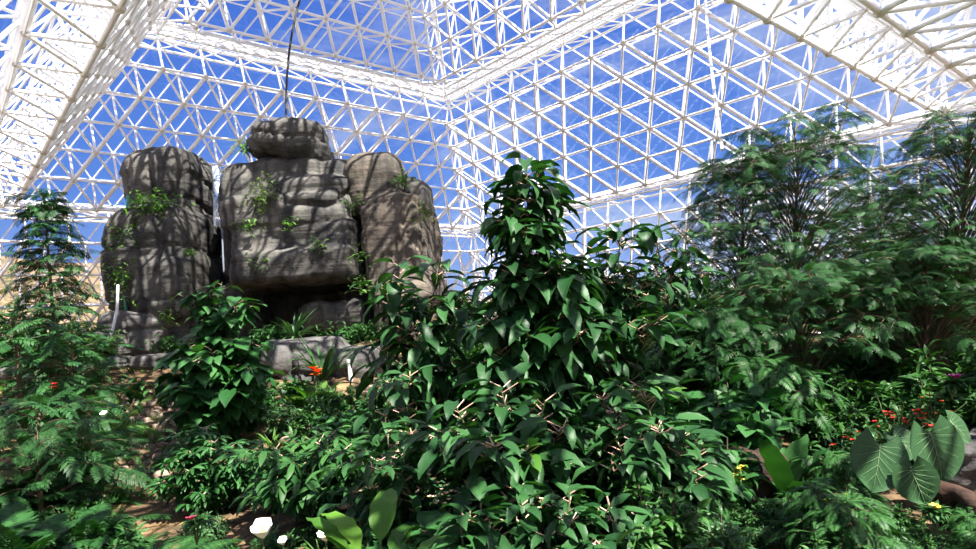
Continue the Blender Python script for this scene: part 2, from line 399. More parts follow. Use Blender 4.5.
truss_object('wall_near', 'dense white space frame wall at the far left edge', [side(ring1, ring2, 1)+(16, 6, 1), (x1[1], x1[2], pt(ring1[2], Z1+.3), pt(ring1[1], Z1+.3), 24, 8, 1), (x0[1], x0[2], x1[2], x1[1], 24, 5, 0)], ctr, 'glass wall')
truss_object('wall_front', 'space frame wall and low roof passing overhead at upper right', [side(ring1, ring2, 2)+(16, 6, 1), (x1[2], x1[3], pt(ring1[3], Z1+.3), pt(ring1[2], Z1+.3), 24, 8, 1), (x0[2], x0[3], x1[3], x1[2], 24, 5, 0)], ctr, 'glass wall')
truss_object('ceiling', 'sloping white space frame roof under the sky', [side(r2i, r3, k)+(9, 6, 1) for k in range(4)], ctr, 'roof')
# ledges between the tiers
def ledge(name, ro, ri, n, label, sides=(0, 1, 2, 3)):
    root = empty(name, ro[0], label, 'roof ledge', kind='structure')
    off = ro[0]; b = Geo(); pn = Geo(); th = Geo()
    for k in sides:
        a0, a1, b1, b0 = ro[k], ro[(k+1) % 4], ri[(k+1) % 4], ri[k]
        for t in (0., .33, .66, 1.):
            p = a0*(1-t)+b0*t; q = a1*(1-t)+b1*t
            b.add(*cyls([p], [q], .07 if t in (0., 1.) else .03, 6))
        for t in (0., 1.):
            p = a0*(1-t)+b0*t; q = a1*(1-t)+b1*t; dz = np.array([0, 0, .38])
            b.add(*cyls([p-dz], [q-dz], .05, 6))
        s = np.linspace(0, 1, n+1)[:, None]
        P = a0*(1-s)+a1*s; Q = b0*(1-s)+b1*s
        th.add(*cyls(P, Q, .045, 5)); th.add(*cyls(P[:-1], Q[1:], .035, 5)); th.add(*cyls(Q[:-1], P[1:], .035, 5))
        dz = np.array([0, 0, .38]); th.add(*cyls(P[:-1]-dz, P[1:], .03, 4)); th.add(*cyls(Q[:-1]-dz, Q[1:], .03, 4)); th.add(*cyls(P-dz, Q-dz, .03, 4))
        pn.add(np.array([a0, a1, b1, b0])+np.array([0, 0, .12]), [[0, 1, 2, 3]])
    b.build('beam', LEDGE_F, root, True, off); th.build('lattice', FRAME, root, True, off); pn.build('milky_panel', PANEL, root, False, off)
ledge('trim_1', r1o, ring1, 17, 'lower white horizontal ledge along the two far glass walls', (0, 3))
ledge('trim_2', ring2, r2i, 10, 'upper white horizontal ledge under the roof')
bm_ = Geo()
for k in (1, 2):
    p, q = pt(ring1[k], Z1+.1), pt(ring1[(k+1) % 4], Z1+.1); bm_.add(*cyls([p], [q], .09, 8))
    bm_.add(*cyls([p+np.array([0, 0, .5])], [q+np.array([0, 0, .5])], .08, 8))
tag(bm_.build('trim_3', LEDGE_F, None, True), 'long white beam along the edge of the low overhead roof', 'beam', kind='structure')
# low concrete kerb the frame stands on
CONC = plain('pale_concrete', (.45, .42, .38), .85, .3, 0, .15)
kb = Geo(); ro, ri = ext_ring(-6.75, 0, AX+1.5), ext_ring(-6.2, 0, AX+.95)
for k in range(4):
    a0, a1, b1, b0 = ro[k], ro[(k+1) % 4], ri[(k+1) % 4], ri[k]
    V = np.array([a0, a1, b1, b0, a0, a1, b1, b0]); V[:4, 2] = -.8; V[4:, 2] = .35
    kb.add(V, [[0, 3, 2, 1], [4, 5, 6, 7], [0, 1, 5, 4], [1, 2, 6, 5], [2, 3, 7, 6], [3, 0, 4, 7]])
tag(kb.build('baseboard_concrete', CONC), 'low concrete kerb under the glass walls', 'kerb', kind='structure')

# ------------------------------------------------------------------ rock building
def rocky(name, lumps, mt, parent, off, voxel=.07, amp=.16, strata=True, seed=0, smooth=3, sc=1., bend=.4):
    g = Geo()
    for l in lumps: g.add(*superell(*l))
    o = g.build('tmp', mt, None, True, off)
    me0 = o.data
    md = o.modifiers.new('r', 'REMESH'); md.mode = 'VOXEL'; md.voxel_size = voxel
    sm = o.modifiers.new('s', 'SMOOTH'); sm.iterations = smooth; sm.factor = .5
    dg = bpy.context.evaluated_depsgraph_get(); dg.update()
    me = bpy.data.meshes.new_from_object(o.evaluated_get(dg)); bpy.data.objects.remove(o); bpy.data.meshes.remove(me0)
    me.name = name
    n = len(me.vertices); V = np.empty(n*3, np.float32); me.vertices.foreach_get('co', V); V = V.reshape(-1, 3).astype(float)
    Nn = np.empty(n*3, np.float32); me.vertex_normals.foreach_get('vector', Nn); Nn = Nn.reshape(-1, 3).astype(float)
    P = V+np.asarray(off)
    d = amp*fbm(P*.9*sc, 4, seed)+amp*.30*fbm(P*3.7*sc, 3, seed+9)
    if strata:
        z = P[:, 2]+.22*fbm(P*np.array([.45, .45, .2]), 3, 77)
        lay = z*bend*3.6; k = np.floor(lay); f = lay-k
        hk = _h(k.astype(np.int64), k.astype(np.int64)*0, k.astype(np.int64)*0, 3)
        horiz = 1-np.abs(Nn[:, 2])
        groove = np.exp(-(f/.10)**2)*1.0+np.exp(-((1-f)/.03)**2)*.0
        on = _h(k.astype(np.int64), k.astype(np.int64)*0+4, k.astype(np.int64)*0, 8+seed)
        on = np.where(on > .55, 1.35, .25)
        d += horiz*(.15*(hk-.5)-groove*.12*on*(vnoise(P*.8, 31)*.8+.6))
        # vertical cracks
        cr2 = np.abs(vnoise(P*np.array([.75, .75, .22])*1.1+5, seed+50))
        d -= .16*np.exp(-(cr2/.045)**2)*horiz
    V = V+Nn*d[:, None]
    me.vertices.foreach_set('co', V.astype(np.float32).ravel())
    me.polygons.foreach_set('use_smooth', np.ones(len(me.polygons), bool)); me.update()
    me.materials.clear(); me.materials.append(mt)
    o = bpy.data.objects.new(name, me); link(o)
    if parent: o.parent = parent
    else: o.location = Vector([float(a) for a in off])
    return o
def L(px, py, D, wx, hy, dep, e=4., rz=0., tilt=0.):
    """lump centred towards (px, py) at distance D; half sizes given in photo pixels at that distance"""
    k = D/FPX
    return (W(px, py, D), (wx*k, dep, hy*k), e, rz, tilt+0*ROLL)
RD = 18.
rb = W(280, 345, RD); rb[2] = float(G(rb[0], RD))
rock = empty('rock_formation', rb, 'tall grey layered rock outcrop with three towers inside the glass walls', 'rock formation')
tower_l = [L(171, 212, RD+.3, 36, 58, 1.2, 5, .1, .02), L(172, 190, RD+.1, 33, 40, 1.25, 3.6), L(168, 264, RD-.5, 45, 54, 1.5, 4.6, -.1), L(184, 288, RD-.7, 30, 36, 1.5, 4),
           L(144, 266, RD-.1, 18, 50, 1.3, 3), L(180, 325, RD-.3, 40, 36, 1.4, 4)]
mid = [L(306, 230, RD+.6, 68, 62, 1.6, 6, .05), L(261, 222, RD+.1, 27, 56, 1.4, 5), L(285, 188, RD+.15, 48, 22, 1.4, 4.4), L(321, 206, RD, 46, 22, 1.6, 4.6), L(297, 221, RD-.15, 62, 17, 1.8, 5.5),
       L(305, 246, RD-.1, 62, 16, 1.8, 6), L(307, 270, RD-.3, 60, 17, 1.9, 6), L(345, 202, RD+.4, 26, 22, 1.2, 3.2), L(245, 252, RD+.2, 14, 34, 1.2, 4),
       L(295, 176, RD+.3, 36, 16, 1.2, 3), L(341, 316, RD+.1, 32, 13, 1.4, 5), L(244, 314, RD-.1, 20, 30, 1.3, 3.5), L(304, 305, RD+2.4, 85, 60, 1.0, 6)]
cap = [L(291, 146, RD-.2, 38, 20, 1.4, 3.4, .1, .03), L(284, 140, RD-.1, 29, 16, 1.2, 2.8), L(308, 154, RD-.2, 22, 18, 1.3, 3), L(266, 151, RD-.1, 15, 11, .9, 2.6)]
tower_r = [L(378, 192, RD-.1, 33, 34, 1.4, 3.0, .1), L(404, 252, RD-.4, 33, 58, 1.4, 5.5, -.15), L(414, 316, RD-.6, 33, 52, 1.5, 4, -.1), L(357, 196, RD+.3, 12, 24, 1, 3), L(362, 270, RD+1.4, 22, 76, .8, 4)]
knob = [L(419, 201, RD-.6, 16, 20, 1.0, 2.8), L(412, 186, RD-.3, 9, 9, .6, 2.4)]
rocky('rock_tower', tower_l, ROCK, rock, rb, seed=1, amp=.10)
rocky('rock_tower', mid, ROCK, rock, rb, seed=2, amp=.10)
o = rocky('rock_tower', tower_r, ROCKB, rock, rb, seed=3, amp=.09); o['label'] = 'browner right tower of the outcrop'
rocky('boulder', cap, ROCK, rock, rb, seed=4, amp=.10)
rocky('boulder', knob, ROCK, rock, rb, seed=5, amp=.07)
# lower slabs in front
def slab(label, lumps, mt=ROCKL, seed=0, name='stone_slab', amp=.08, cat='rock', **k):
    off = np.array(lumps[0][0])
    o = rocky(name, lumps, mt, None, off, voxel=.06, amp=amp, seed=seed, **k); return tag(o, label, cat)
slab('grey angular rock block below the left tower', [L(140, 334, 16.6, 34, 22, .8, 5, .2, .15), L(120, 345, 16.4, 18, 16, .8, 4)], seed=11)
slab('broad grey stone terrace wall under the cave overhang', [L(305, 356, 14.6, 42, 18, .9, 5, .1), L(320, 368, 14.4, 36, 22, .8, 4.5)], seed=12)
slab('grey stone block beside the white pipe', [L(366, 378, 14, 18, 30, .8, 4.5, -.2), L(352, 362, 14.2, 14, 16, .7, 4)], seed=13)
slab('brown boulder sloping down right of the white pipe', [L(398, 400, 13.6, 28, 34, .8, 3.2, .4), L(380, 420, 13.2, 22, 20, .7, 3)], ROCKB, seed=14)
slab('long pale kerb stone on the left of the row', [L(95, 366, 13.6, 34, 6, .35, 5, .1, -.05)], seed=15, amp=.04, cat='kerb stone')
slab('pale kerb stone ending at the heart-leaved shrub', [L(163, 361, 13.6, 30, 7, .35, 5, -.06, .03)], seed=16, amp=.04, cat='kerb stone')
slab('short grey kerb stone at the left edge behind the feathery tree', [L(28, 372, 13.6, 26, 6, .35, 5)], seed=17, amp=.04, cat='kerb stone')
slab('rust brown boulder edged with yellow moss in the undergrowth', [L(754, 468, 6.4, 24, 16, .3, 4, .2, .1), L(742, 486, 6.3, 17, 22, .3, 4), L(760, 490, 6.5, 20, 26, .3, 3)], ROCKR, seed=18, amp=.11, sc=2.5, bend=2)
slab('grey boulder behind the big round leaves', [L(960, 452, 6.8, 34, 16, .4, 4, .1, -.1), L(950, 470, 6.9, 30, 22, .4, 4)], ROCKL, seed=19, amp=.10, sc=2.5, bend=2)
slab('dark brown rock at the lower right edge', [L(966, 512, 5.4, 22, 24, .3, 4, .1)], ROCKR, seed=20, amp=.09, sc=2.5, bend=2)
# cobbles
def cobble(seed):
    V, F = superell((0, 0, 0), (1, .75, .6), 2.6, 0, 0, 9)
    V = V*(1+.16*fbm(V*1.3+seed*7, 2, seed))[:, None]
    return V, F
cob = []
for s in range(5):
    V, F = cobble(s); o = qmesh('cobble', V, F, PEBBLE, None, True); cob.append(o.data); bpy.data.objects.remove(o)
PLACED = []
def stones(n, regs, label, group):
    for i in range(n):
        x0, x1, y0, y1, D0, D1 = regs[i % len(regs)]
        s = random.uniform(.06, .12)
        for tr in range(60):
            D = D0+(D1-D0)*random.random(); px = random.uniform(x0, x1); p = W(px, 400, D)
            if all((p[0]-a)**2+(D-b)**2 > (s+c)**2*1.0 for a, b, c in PLACED): break
        else: continue
        PLACED.append((p[0], D, s))
        z = float(G(p[0], D)); o = bpy.data.objects.new('cobble', random.choice(cob)); link(o)
        o.location = (p[0], D, z+s*.3); o.scale = (s, s, s); o.rotation_euler = (random.uniform(-.3, .3), random.uniform(-.3, .3), random.uniform(0, 6))
        tag(o, label, 'stone', group)
stones(170, [(120, 185, 0, 0, 10.0, 13.2), (95, 170, 0, 0, 9, 12)], 'tan rounded cobble in the stony bank below the kerb', 'cobbles in the bank left of the heart-leaved shrub')
stones(40, [(265, 345, 0, 0, 9.5, 13)], 'tan cobble among the plants under the terrace wall', 'cobbles below the terrace wall')
stones(30, [(365, 420, 0, 0, 9.5, 12.6)], 'tan cobble at the foot of the sloping brown boulder', 'cobbles right of the white pipe')
stones(18, [(20, 130, 0, 0, 8, 11)], 'tan cobble half hidden under the feathery plants on the left', 'cobbles on the left')

# ------------------------------------------------------------------ leaf templates (x along, y across, z up; unit length)
def strip(stations, widths, droop, fold=.25, back=None, wave=0.):
    st = np.asarray(stations, float); wd = np.asarray(widths, float)
    if droop > 1e-3: x = np.sin(droop*st)/droop; z = -(1-np.cos(droop*st))/droop
    else: x = st; z = st*0
    tz = np.stack([np.sin(droop*st), np.cos(droop*st)], 1)   # local normal in xz
    V = []
    for i in range(len(st)):
        b = 0 if back is None else back[i]
        up = fold*wd[i]+wave*math.sin(i*2.3)
        side_x = x[i]+tz[i, 0]*up+b; side_z = z[i]+tz[i, 1]*up
        V += [(side_x, wd[i], side_z), (x[i], 0, z[i]), (side_x, -wd[i], side_z-wave*.6)]
    F = []
    for i in range(len(st)-1):
        a = i*3; F += [[a, a+1, a+4, a+3], [a+1, a+2, a+5, a+4]]
    return np.array(V), np.array(F)
ovate = [strip([0, .12, .35, .65, .88, 1], [.02, .13, .205, .16, .06, .004], d, .38, None, .016) for d in (.5, 1.0, 1.5)]
lance = [strip([0, .2, .5, .8, 1], [.012, .075, .105, .065, .004], d, .3) for d in (.3, .9, 1.5)]
wide = [strip([0, .12, .35, .6, .85, 1], [.03, .26, .36, .31, .14, .004], d, .22, None, .015) for d in (.4, .9, 1.3)]
heart = [strip([0, .08, .3, .55, .8, 1], [.16, .33, .40, .30, .13, .004], d, .18, [-.16, -.08, 0, 0, 0, 0]) for d in (.3, .8)]
strap = [strip([0, .2, .4, .6, .8, 1], [.014, .03, .034, .030, .02, .002], d, .4) for d in (.5, 1.1, 1.9)]
banana = [strip(np.linspace(0, 1, 12), [.01, .02, .09, .15, .18, .19, .19, .18, .16, .12, .07, .003], d, .25, None, .02) for d in (.5, .9, 1.3)]
roundl = [strip([0, .1, .3, .6, .85, 1], [.05, .24, .36, .36, .22, .02], d, .12) for d in (.3, .7)]
def combine(parts):
    g = Geo()
    for V, F in parts: g.add(V, F)
    return np.concatenate(g.V), np.concatenate(g.F)
def rotz(V, a):
    c, s = math.cos(a), math.sin(a); return V@np.array([[c, s, 0], [-s, c, 0], [0, 0, 1.]])
def roty(V, a):
    c, s = math.cos(a), math.sin(a); return V@np.array([[c, 0, -s], [0, 1, 0], [s, 0, c]])
def palmate(n=7, spread=2.2, d=.7):
    ps = []
    for i in range(n):
        a = -spread+2*spread*i/(n-1); s = 1-.35*abs(a)/spread
        V, F = strip([0, .25, .6, .85, 1], [.02, .09, .12, .07, .004], d, .25); ps.append((rotz(V*s, a), F))
    return combine(ps)
palms = [palmate(7, 2.2, .6), palmate(5, 1.6, 1.0), palmate(7, 2.4, 1.0)]
def pinna(n, ll, lw, droop, ang=1.15, lz=-.1, taper=.55, rach=.008, seed=0, simple=True):
    """feather: n pairs of leaflets on an arching rachis"""
    r = np.random.default_rng(seed); ps = []
    s = np.linspace(0, 1, 7); x = np.sin(droop*s)/droop; z = -(1-np.cos(droop*s))/droop
    V = []
    for i in range(7): V += [(x[i], rach*(1.1-s[i]), z[i]), (x[i], -rach*(1.1-s[i]), z[i])]
    ps.append((np.array(V), np.array([[2*i, 2*i+1, 2*i+3, 2*i+2] for i in range(6)])))
    for i in range(n):
        t = (i+.6)/n*.97+.02
        l = ll*(1-abs(t-.42)**1.5*taper*1.6)*r.uniform(.9, 1.1)
        px, pz = math.sin(droop*t)/droop, -(1-math.cos(droop*t))/droop; th = droop*t
        for sgn in (1, -1):
            a = ang*r.uniform(.92, 1.08)*(1-.35*t)
            dx, dy = math.cos(a)*l, math.sin(a)*l*sgn; nx, ny = -math.sin(a)*sgn, math.cos(a)
            k = .42; zz = lz*l
            if simple:
                P = np.array([[0, 0, 0], [dx*k+nx*lw, dy*k+ny*lw, zz*.3], [dx, dy, zz], [dx*k-nx*lw, dy*k-ny*lw, zz*.3]])
                Fq = np.array([[0, 1, 2, 3]])
            else:
                P = np.array([[nx*lw*.3, ny*lw*.3, 0], [-nx*lw*.3, -ny*lw*.3, 0], [dx*.5+nx*lw, dy*.5+ny*lw, zz*.2], [dx*.5-nx*lw, dy*.5-ny*lw, zz*.2],
                              [dx+nx*lw*.1, dy+ny*lw*.1, zz], [dx-nx*lw*.1, dy-ny*lw*.1, zz]])
                Fq = np.array([[0, 1, 3, 2], [2, 3, 5, 4]])
            P = roty(P, th); P = P+np.array([px, 0, pz]); ps.append((P, Fq))
    return combine(ps)
def bipinna(npairs, droop, seed=0):
    ps = []; r = np.random.default_rng(seed); sub = [pinna(11, .20, .036, .5, 1.2, -.1, .4, .006, k) for k in range(3)]
    s = np.linspace(0, 1, 6); x = np.sin(droop*s)/droop; z = -(1-np.cos(droop*s))/droop; V = []
    for i in range(6): V += [(x[i], .006, z[i]), (x[i], -.006, z[i])]
    ps.append((np.array(V), np.array([[2*i, 2*i+1, 2*i+3, 2*i+2] for i in range(5)])))
    for i in range(npairs):
        t = (i+1)/npairs; px, pz = math.sin(droop*t)/droop, -(1-math.cos(droop*t))/droop
        for sgn in (1, -1):
            Vs, Fs = sub[r.integers(3)]; l = .40*(1-.45*abs(t-.5))
            Vq = rotz(Vs*l, sgn*(1.0-.35*t)*r.uniform(.9, 1.1)); Vq = roty(Vq, droop*t); ps.append((Vq+np.array([px, 0, pz]), Fs))
    return combine(ps)
bip = [bipinna(7, .8, 1), bipinna(6, 1.3, 2), bipinna(8, .4, 3)]
fernf = [pinna(18, .30, .030, d, 1.25, -.15, .9, .008, k) for k, d in enumerate((.7, 1.2, 1.7))]
palmf = [pinna(26, .38, .014, d, .95, -.35, .6, .010, k, False) for k, d in enumerate((.8, 1.3, 1.8))]
cycad = [pinna(20, .34, .032, d, 1.1, -.2, .7, .012, k, False) for k, d in enumerate((.6, 1.1))]
ashl = [pinna(7, .30, .055, d, 1.0, -.25, .4, .008, k, False) for k, d in enumerate((.6, 1.1))]

def inst(g, tpls, pos, dirs, ups, size, rs):
    pos, dirs, ups = np.asarray(pos, float), np.asarray(dirs, float), np.asarray(ups, float); size = np.asarray(size, float)
    dirs = dirs/(np.linalg.norm(dirs, axis=1, keepdims=True)+1e-9)
    sd_ = np.cross(ups, dirs); sd_ /= np.linalg.norm(sd_, axis=1, keepdims=True)+1e-9; n = np.cross(dirs, sd_)
    Rm = np.stack([dirs, sd_, n], 1)
    which = rs.integers(len(tpls), size=len(pos))
    for q, (T, F) in enumerate(tpls):
        m = which == q
        if not m.any(): continue
        V = np.einsum('kj,njc->nkc', T, Rm[m])*size[m][:, None, None]+pos[m][:, None]
        Fk = F[None]+(np.arange(m.sum())*len(T))[:, None, None]
        g.add(V.reshape(-1, 3), Fk.reshape(-1, 4))
def bez(a, b, c, n=10):
    t = np.linspace(0, 1, n)[:, None]; return np.asarray(a)*(1-t)**2+2*np.asarray(b)*t*(1-t)+np.asarray(c)*t*t
def along(path, t):
    m = len(path)-1; f = t*m; i = np.minimum(f.astype(int), m-1); k = (f-i)[:, None]
    return path[i]*(1-k)+path[i+1]*k, (path[i+1]-path[i])
def leafy(gl, gp, path, tpls, n, size, elev, pet, t0=.1, rs=rng, jit=.35, tipboost=1., pr=.005):
    """leaves spiralling round a stem"""
    t = np.sort(rs.uniform(t0, 1, n)); P, T = along(path, t)
    az = np.arange(n)*2.4+rs.uniform(0, .8, n); T = T/(np.linalg.norm(T, axis=1, keepdims=True)+1e-9)
    rad = np.stack([np.cos(az), np.sin(az), az*0], 1)
    e_ = elev[0]+(elev[1]-elev[0])*t+rs.normal(0, jit*.5, n)
    d = rad*np.cos(e_)[:, None]+np.array([0, 0, 1.])*np.sin(e_)[:, None]
    s = rs.uniform(size[0], size[1], n)
    pl = pet*s*rs.uniform(.6, 1.2, n)
    dp = rad*math.cos(.5)+np.array([0, 0, 1])*math.sin(.5)
    Q = P+dp*pl[:, None]
    up = np.array([[0, 0, 1.]])+rs.normal(0, jit*.6, (n, 3))
    inst(gl, tpls, Q, d, up, s, rs)
    if gp is not None and pet > 0: gp.add(*cyls(P, Q, pr, 4))
def finish(root, gl, gs, gp, lm, off, stemm=STEM, leafname='foliage'):
    if gs is not None and gs.n: gs.build('stem', stemm, root, True, off)
    if gp is not None and gp.n: tag(gp.build('leaf_stalks', PETI, root, False, off), kind='stuff')
    return gl.build(leafname, lm, root, True, off)
def ground(px, D, py=400):
    p = W(px, py, D); return np.array([p[0], D, float(G(p[0], D))])

def shrub(name, label, cat, base, tips, tpls, lm, size, nper, elev=(.1, .3), pet=.5, t0=.15, seed=0, group=None, stem_r=.02, side=0, sideL=.5, pr=.005, stemm=STEM, petiole=True, sink=.05):
    """tips: list of (px, py, D); stems rise from base to tips"""
    rs = np.random.default_rng(seed); base = np.asarray(base, float)-np.array([0, 0, sink])
    root = empty(name, base, label, cat, group)
    gl, gs, gp = Geo(), Geo(), Geo() if petiole else None
    for tp in tips:
        tip = W(*tp) if len(tp) == 3 else np.asarray(tp[:3], float)
        b = base+rs.normal(0, .06, 3)*np.array([1, 1, 0])
        mid_ = (b*.45+tip*.55); mid_[:2] = b[:2]*.7+tip[:2]*.3+rs.normal(0, .1, 2)
        path = bez(b, mid_, tip, 10); ln = np.linalg.norm(tip-b)
        gs.add(*tube(path, stem_r, stem_r*.25))
        leafy(gl, gp, path, tpls, max(3, int(nper*ln)), size, elev, pet, t0, rs, pr=pr)
        for k in range(side):
            t = rs.uniform(t0, .92); P, _ = along(path, np.array([t])); a = rs.uniform(0, 6.28); l = sideL*rs.uniform(.6, 1.2)*(1.15-t*.6)
            q = P[0]+np.array([math.cos(a)*l, math.sin(a)*l, l*rs.uniform(.15, .7)])
            sp_ = bez(P[0], P[0]*.5+q*.5+np.array([0, 0, .12*l]), q, 6); gs.add(*tube(sp_, stem_r*.45, stem_r*.15, 5))
            leafy(gl, gp, sp_, tpls, max(3, int(nper*l*1.1)), size, elev, pet, .25, rs, pr=pr)
    finish(root, gl, gs, gp, lm, base, stemm)
    return root
def feather_tree(name, label, cat, base, top, radius, tpls, lm, fl, nb, nf, seed=0, group=None, shape=lambda t: 1-t*.6, start=.25, trunk=.06, rise=.3, droop=.2):
    rs = np.random.default_rng(seed); base = np.asarray(base, float)-np.array([0, 0, .05]); top = np.asarray(top, float)
    root = empty(name, base, label, cat, group); gl, gs = Geo(), Geo()
    md = base*.5+top*.5+np.array([rs.normal(0, .12), rs.normal(0, .12), .1])
    path = bez(base, md, top, 12); gs.add(*tube(path, trunk, .012))
    for k in range(nb):
        t = start+(1-start)*(k+rs.uniform(0, 1))/nb; P, _ = along(path, np.array([min(t, .99)])); a = k*2.4+rs.uniform(-.4, .4)
        l = radius*shape((t-start)/(1-start))*rs.uniform(.7, 1.15)
        q = P[0]+np.array([math.cos(a)*l, math.sin(a)*l, l*(rise-droop)])
        m_ = P[0]*.5+q*.5+np.array([0, 0, l*rise*.8])
        bp = bez(P[0], m_, q, 8); gs.add(*tube(bp, max(.008, trunk*.3*(1-t*.6)), .004, 5))
        tt = np.clip(np.linspace(.2, 1, nf)+rs.uniform(-.05, .05, nf), 0, 1); Q, T = along(bp, tt); T = T/np.linalg.norm(T, axis=1, keepdims=True)
        s_ = np.where(np.arange(nf) % 2, 1, -1)*rs.uniform(.5, 1.2, nf); s_[-1] = 0
        c_, n_ = np.cos(s_), np.sin(s_)
        d = np.stack([T[:, 0]*c_-T[:, 1]*n_, T[:, 0]*n_+T[:, 1]*c_, T[:, 2]*.4+rs.uniform(-.1, .5, nf)], 1)
        inst(gl, tpls, Q, d, np.array([[0, 0, 1.]])+rs.normal(0, .25, (nf, 3)), rs.uniform(fl[0], fl[1], nf), rs)
    # crown tip
    n = 6; a = np.arange(n)*1.05; d = np.stack([np.cos(a), np.sin(a), a*0+.9], 1)
    inst(gl, tpls, np.repeat(top[None], n, 0), d, np.tile([0, 0, 1.], (n, 1)), rs.uniform(fl[0], fl[1], n), rs)
    finish(root, gl, gs, None, lm, base, BARK)
    return root
def tuft(name, label, cat, base, tpls, lm, n, size, elev=(.5, 1.3), seed=0, group=None, stalk=0.):
    rs = np.random.default_rng(seed); base = np.asarray(base, float); root = empty(name, base-np.array([0, 0, .03]), label, cat, group)
    gl, gp = Geo(), Geo(); a = np.arange(n)*2.4+rs.uniform(0, .5, n); e_ = rs.uniform(elev[0], elev[1], n)
    d = np.stack([np.cos(a)*np.cos(e_), np.sin(a)*np.cos(e_), np.sin(e_)], 1); s = rs.uniform(size[0], size[1], n)
    P = np.repeat(base[None], n, 0)-np.array([0, 0, .03])+rs.normal(0, .02, (n, 3))*np.array([1, 1, 0])
    if stalk > 0:
        Q = P+d*stalk*s[:, None]
        for p_, q_ in zip(P, Q): qmesh('leaf_stalk', *(lambda v, f: (v-(base-np.array([0, 0, .03])), f))(*tube(np.array([p_, q_]), .008, .005, 5)), STEM, root, True)
        P = Q
    inst(gl, tpls, P, d, np.tile([0, 0, 1.], (n, 1)), s, rs)
    gl.build('foliage', lm, root, True, base-np.array([0, 0, .03]))
    return root
def copy_tree(o, loc, rz=0, sc=1., label=None, group=None, cat=None):
    c = o.copy(); link(c); c.location = Vector([float(a) for a in loc]); c.rotation_euler = (0, 0, rz); c.scale = (sc, sc, sc)
    if label: c['label'] = label
    if cat: c['category'] = cat
    if group: c['group'] = group
    for ch in [h for h in bpy.data.objects if h.parent is o]:
        d = ch.copy(); link(d); d.parent = c
        for g2 in [h for h in bpy.data.objects if h.parent is ch]:
            e2 = g2.copy(); link(e2); e2.parent = d
    return c
def petals(root, name, pts, m, r, off, tp=roundl, n=5, up=.4, seed=0):
    rs = np.random.default_rng(seed)
    for p in pts:
        g = Geo(); a = np.arange(n)*2*math.pi/n+rs.uniform(0, 6); d = np.stack([np.cos(a), np.sin(a)*1, a*0+up], 1)
        inst(g, tp, np.repeat(np.asarray(p)[None], n, 0), d, np.tile([0, 0, 1.], (n, 1)), np.full(n, r), rs)
        g.build(name, m, root, True, off)

# ------------------------------------------------------------------ waterfall, pipe, hose, cables
def ribbon(pts, wv, dep):
    g = Geo(); V, F = tube(pts, 1., 1., 8); V = V.reshape(len(pts), 8, 3); c = np.asarray(pts)[:, None]; V = c+(V-c)*np.array([wv, dep, .03]); return V.reshape(-1, 3), F
wf = Geo(); top_ = W(216, 163, RD-.55)
wf.add(*ribbon(np.array([W(215, 166, RD+.2), W(215.8, 171, RD-.3), W(216.5, 184, RD-.7), W(217, 200, RD-1.0), W(217.5, 226, RD-1.05)]), .11, .05))
wf.add(*ribbon(np.array([W(222, 228, RD-1.3), W(222.6, 240, RD-1.5), W(223, 255, RD-1.55), W(224, 272, RD-1.6)]), .022, .02))
tag(wf.build('waterfall', WATER, None, True), 'thin pale waterfall in the cleft beside the left rock tower', 'waterfall')
pp = Geo(); b = ground(351, 13.1); t = W(349, 362, 13.1); b = np.array([t[0]+.03, 13.1, t[2]-.85]); pp.add(*tube(np.array([b, b*.5+t*.5, t]), .045, .045, 10)); pp.add(*tube(np.array([t-[0, 0, .02], t+[0, 0, .05]]), .06, .06, 10))
tag(pp.build('standpipe', WHITEC, None, True), 'short upright white pipe in front of the grey stone block', 'pipe')
hs = Geo(); hs.add(*tube(np.array([W(128, 196, 16.6), W(126, 220, 16.3), W(124, 245, 16.2), W(123, 270, 16.15), W(124, 292, 16.2), W(126, 312, 16.3)]), .035, .035, 8))
tag(hs.build('garden_hose', HOSE, None, True), 'green hose running down the left flank of the rock', 'hose')
def cable(a, b, sag, r, m, label):
    g = Geo(); t = np.linspace(0, 1, 24)[:, None]; a, b = np.asarray(a), np.asarray(b); P = a*(1-t)+b*t; P[:, 0] += (sag*np.sin(t*math.pi))[:, 0]; g.add(*tube(P, r, r, 6))
    tag(g.build('cable', m, None, True), label, 'cable')
cable(W(312, -40, 19), W(286, 122, 18), -.25, .035, BLACKC, 'black cable hanging from the roof to the top boulder of the rock')
cable(W(704, -60, 18), W(722, 150, 12), -.1, .032, WHITEC, 'white cable hanging from the roof towards the feathery trees')
_w = Geo(); _w.add(*tube(np.array([W(118, 285, 15.8), W(117, 310, 15.6), W(112, 332, 15.4), W(105, 345, 15.2)]), .035, .035, 8))
tag(_w.build('pipe', WHITEC, None, True), 'bluish white bent pipe beside the base of the left tower', 'pipe')

# ------------------------------------------------------------------ large plants, near to far
shrub('broadleaf_shrub', 'tall erect shrub with big drooping oval leaves in the centre', 'shrub', ground(535, 6.6), [(527, 163, 6.5), (537, 172, 6.7), (515, 200, 6.4), (508, 262, 6.3), (560, 262, 6.5), (490, 320, 6.1), (585, 318, 6.3)], ovate, LM['broad'], (.28, .42), 30, (-.6, .15), .3, .22, 11, side=12, sideL=.42)
shrub('broadleaf_shrub', 'broad leafy shrub whose open top shows sky, right of the tallest shrub', 'shrub', ground(610, 7.4), [(620, 228, 7.2), (598, 250, 7.4), (577, 262, 7.3), (640, 262, 7.3), (600, 330, 6.9), (655, 320, 7.0)], ovate, LM['broad'], (.28, .44), 20, (-.6, .3), .5, .2, 12, side=5, sideL=.6)
shrub('broadleaf_shrub', 'thin shrub with dark hanging leaves against the glass, left of the feathery trees', 'shrub', ground(672, 9.2), [(655, 232, 9), (688, 222, 9.2), (700, 262, 9.4), (672, 270, 9.1)], ovate, LM['broad'], (.22, .34), 15, (-.9, -.1), .5, .2, 13, side=4, sideL=.5)
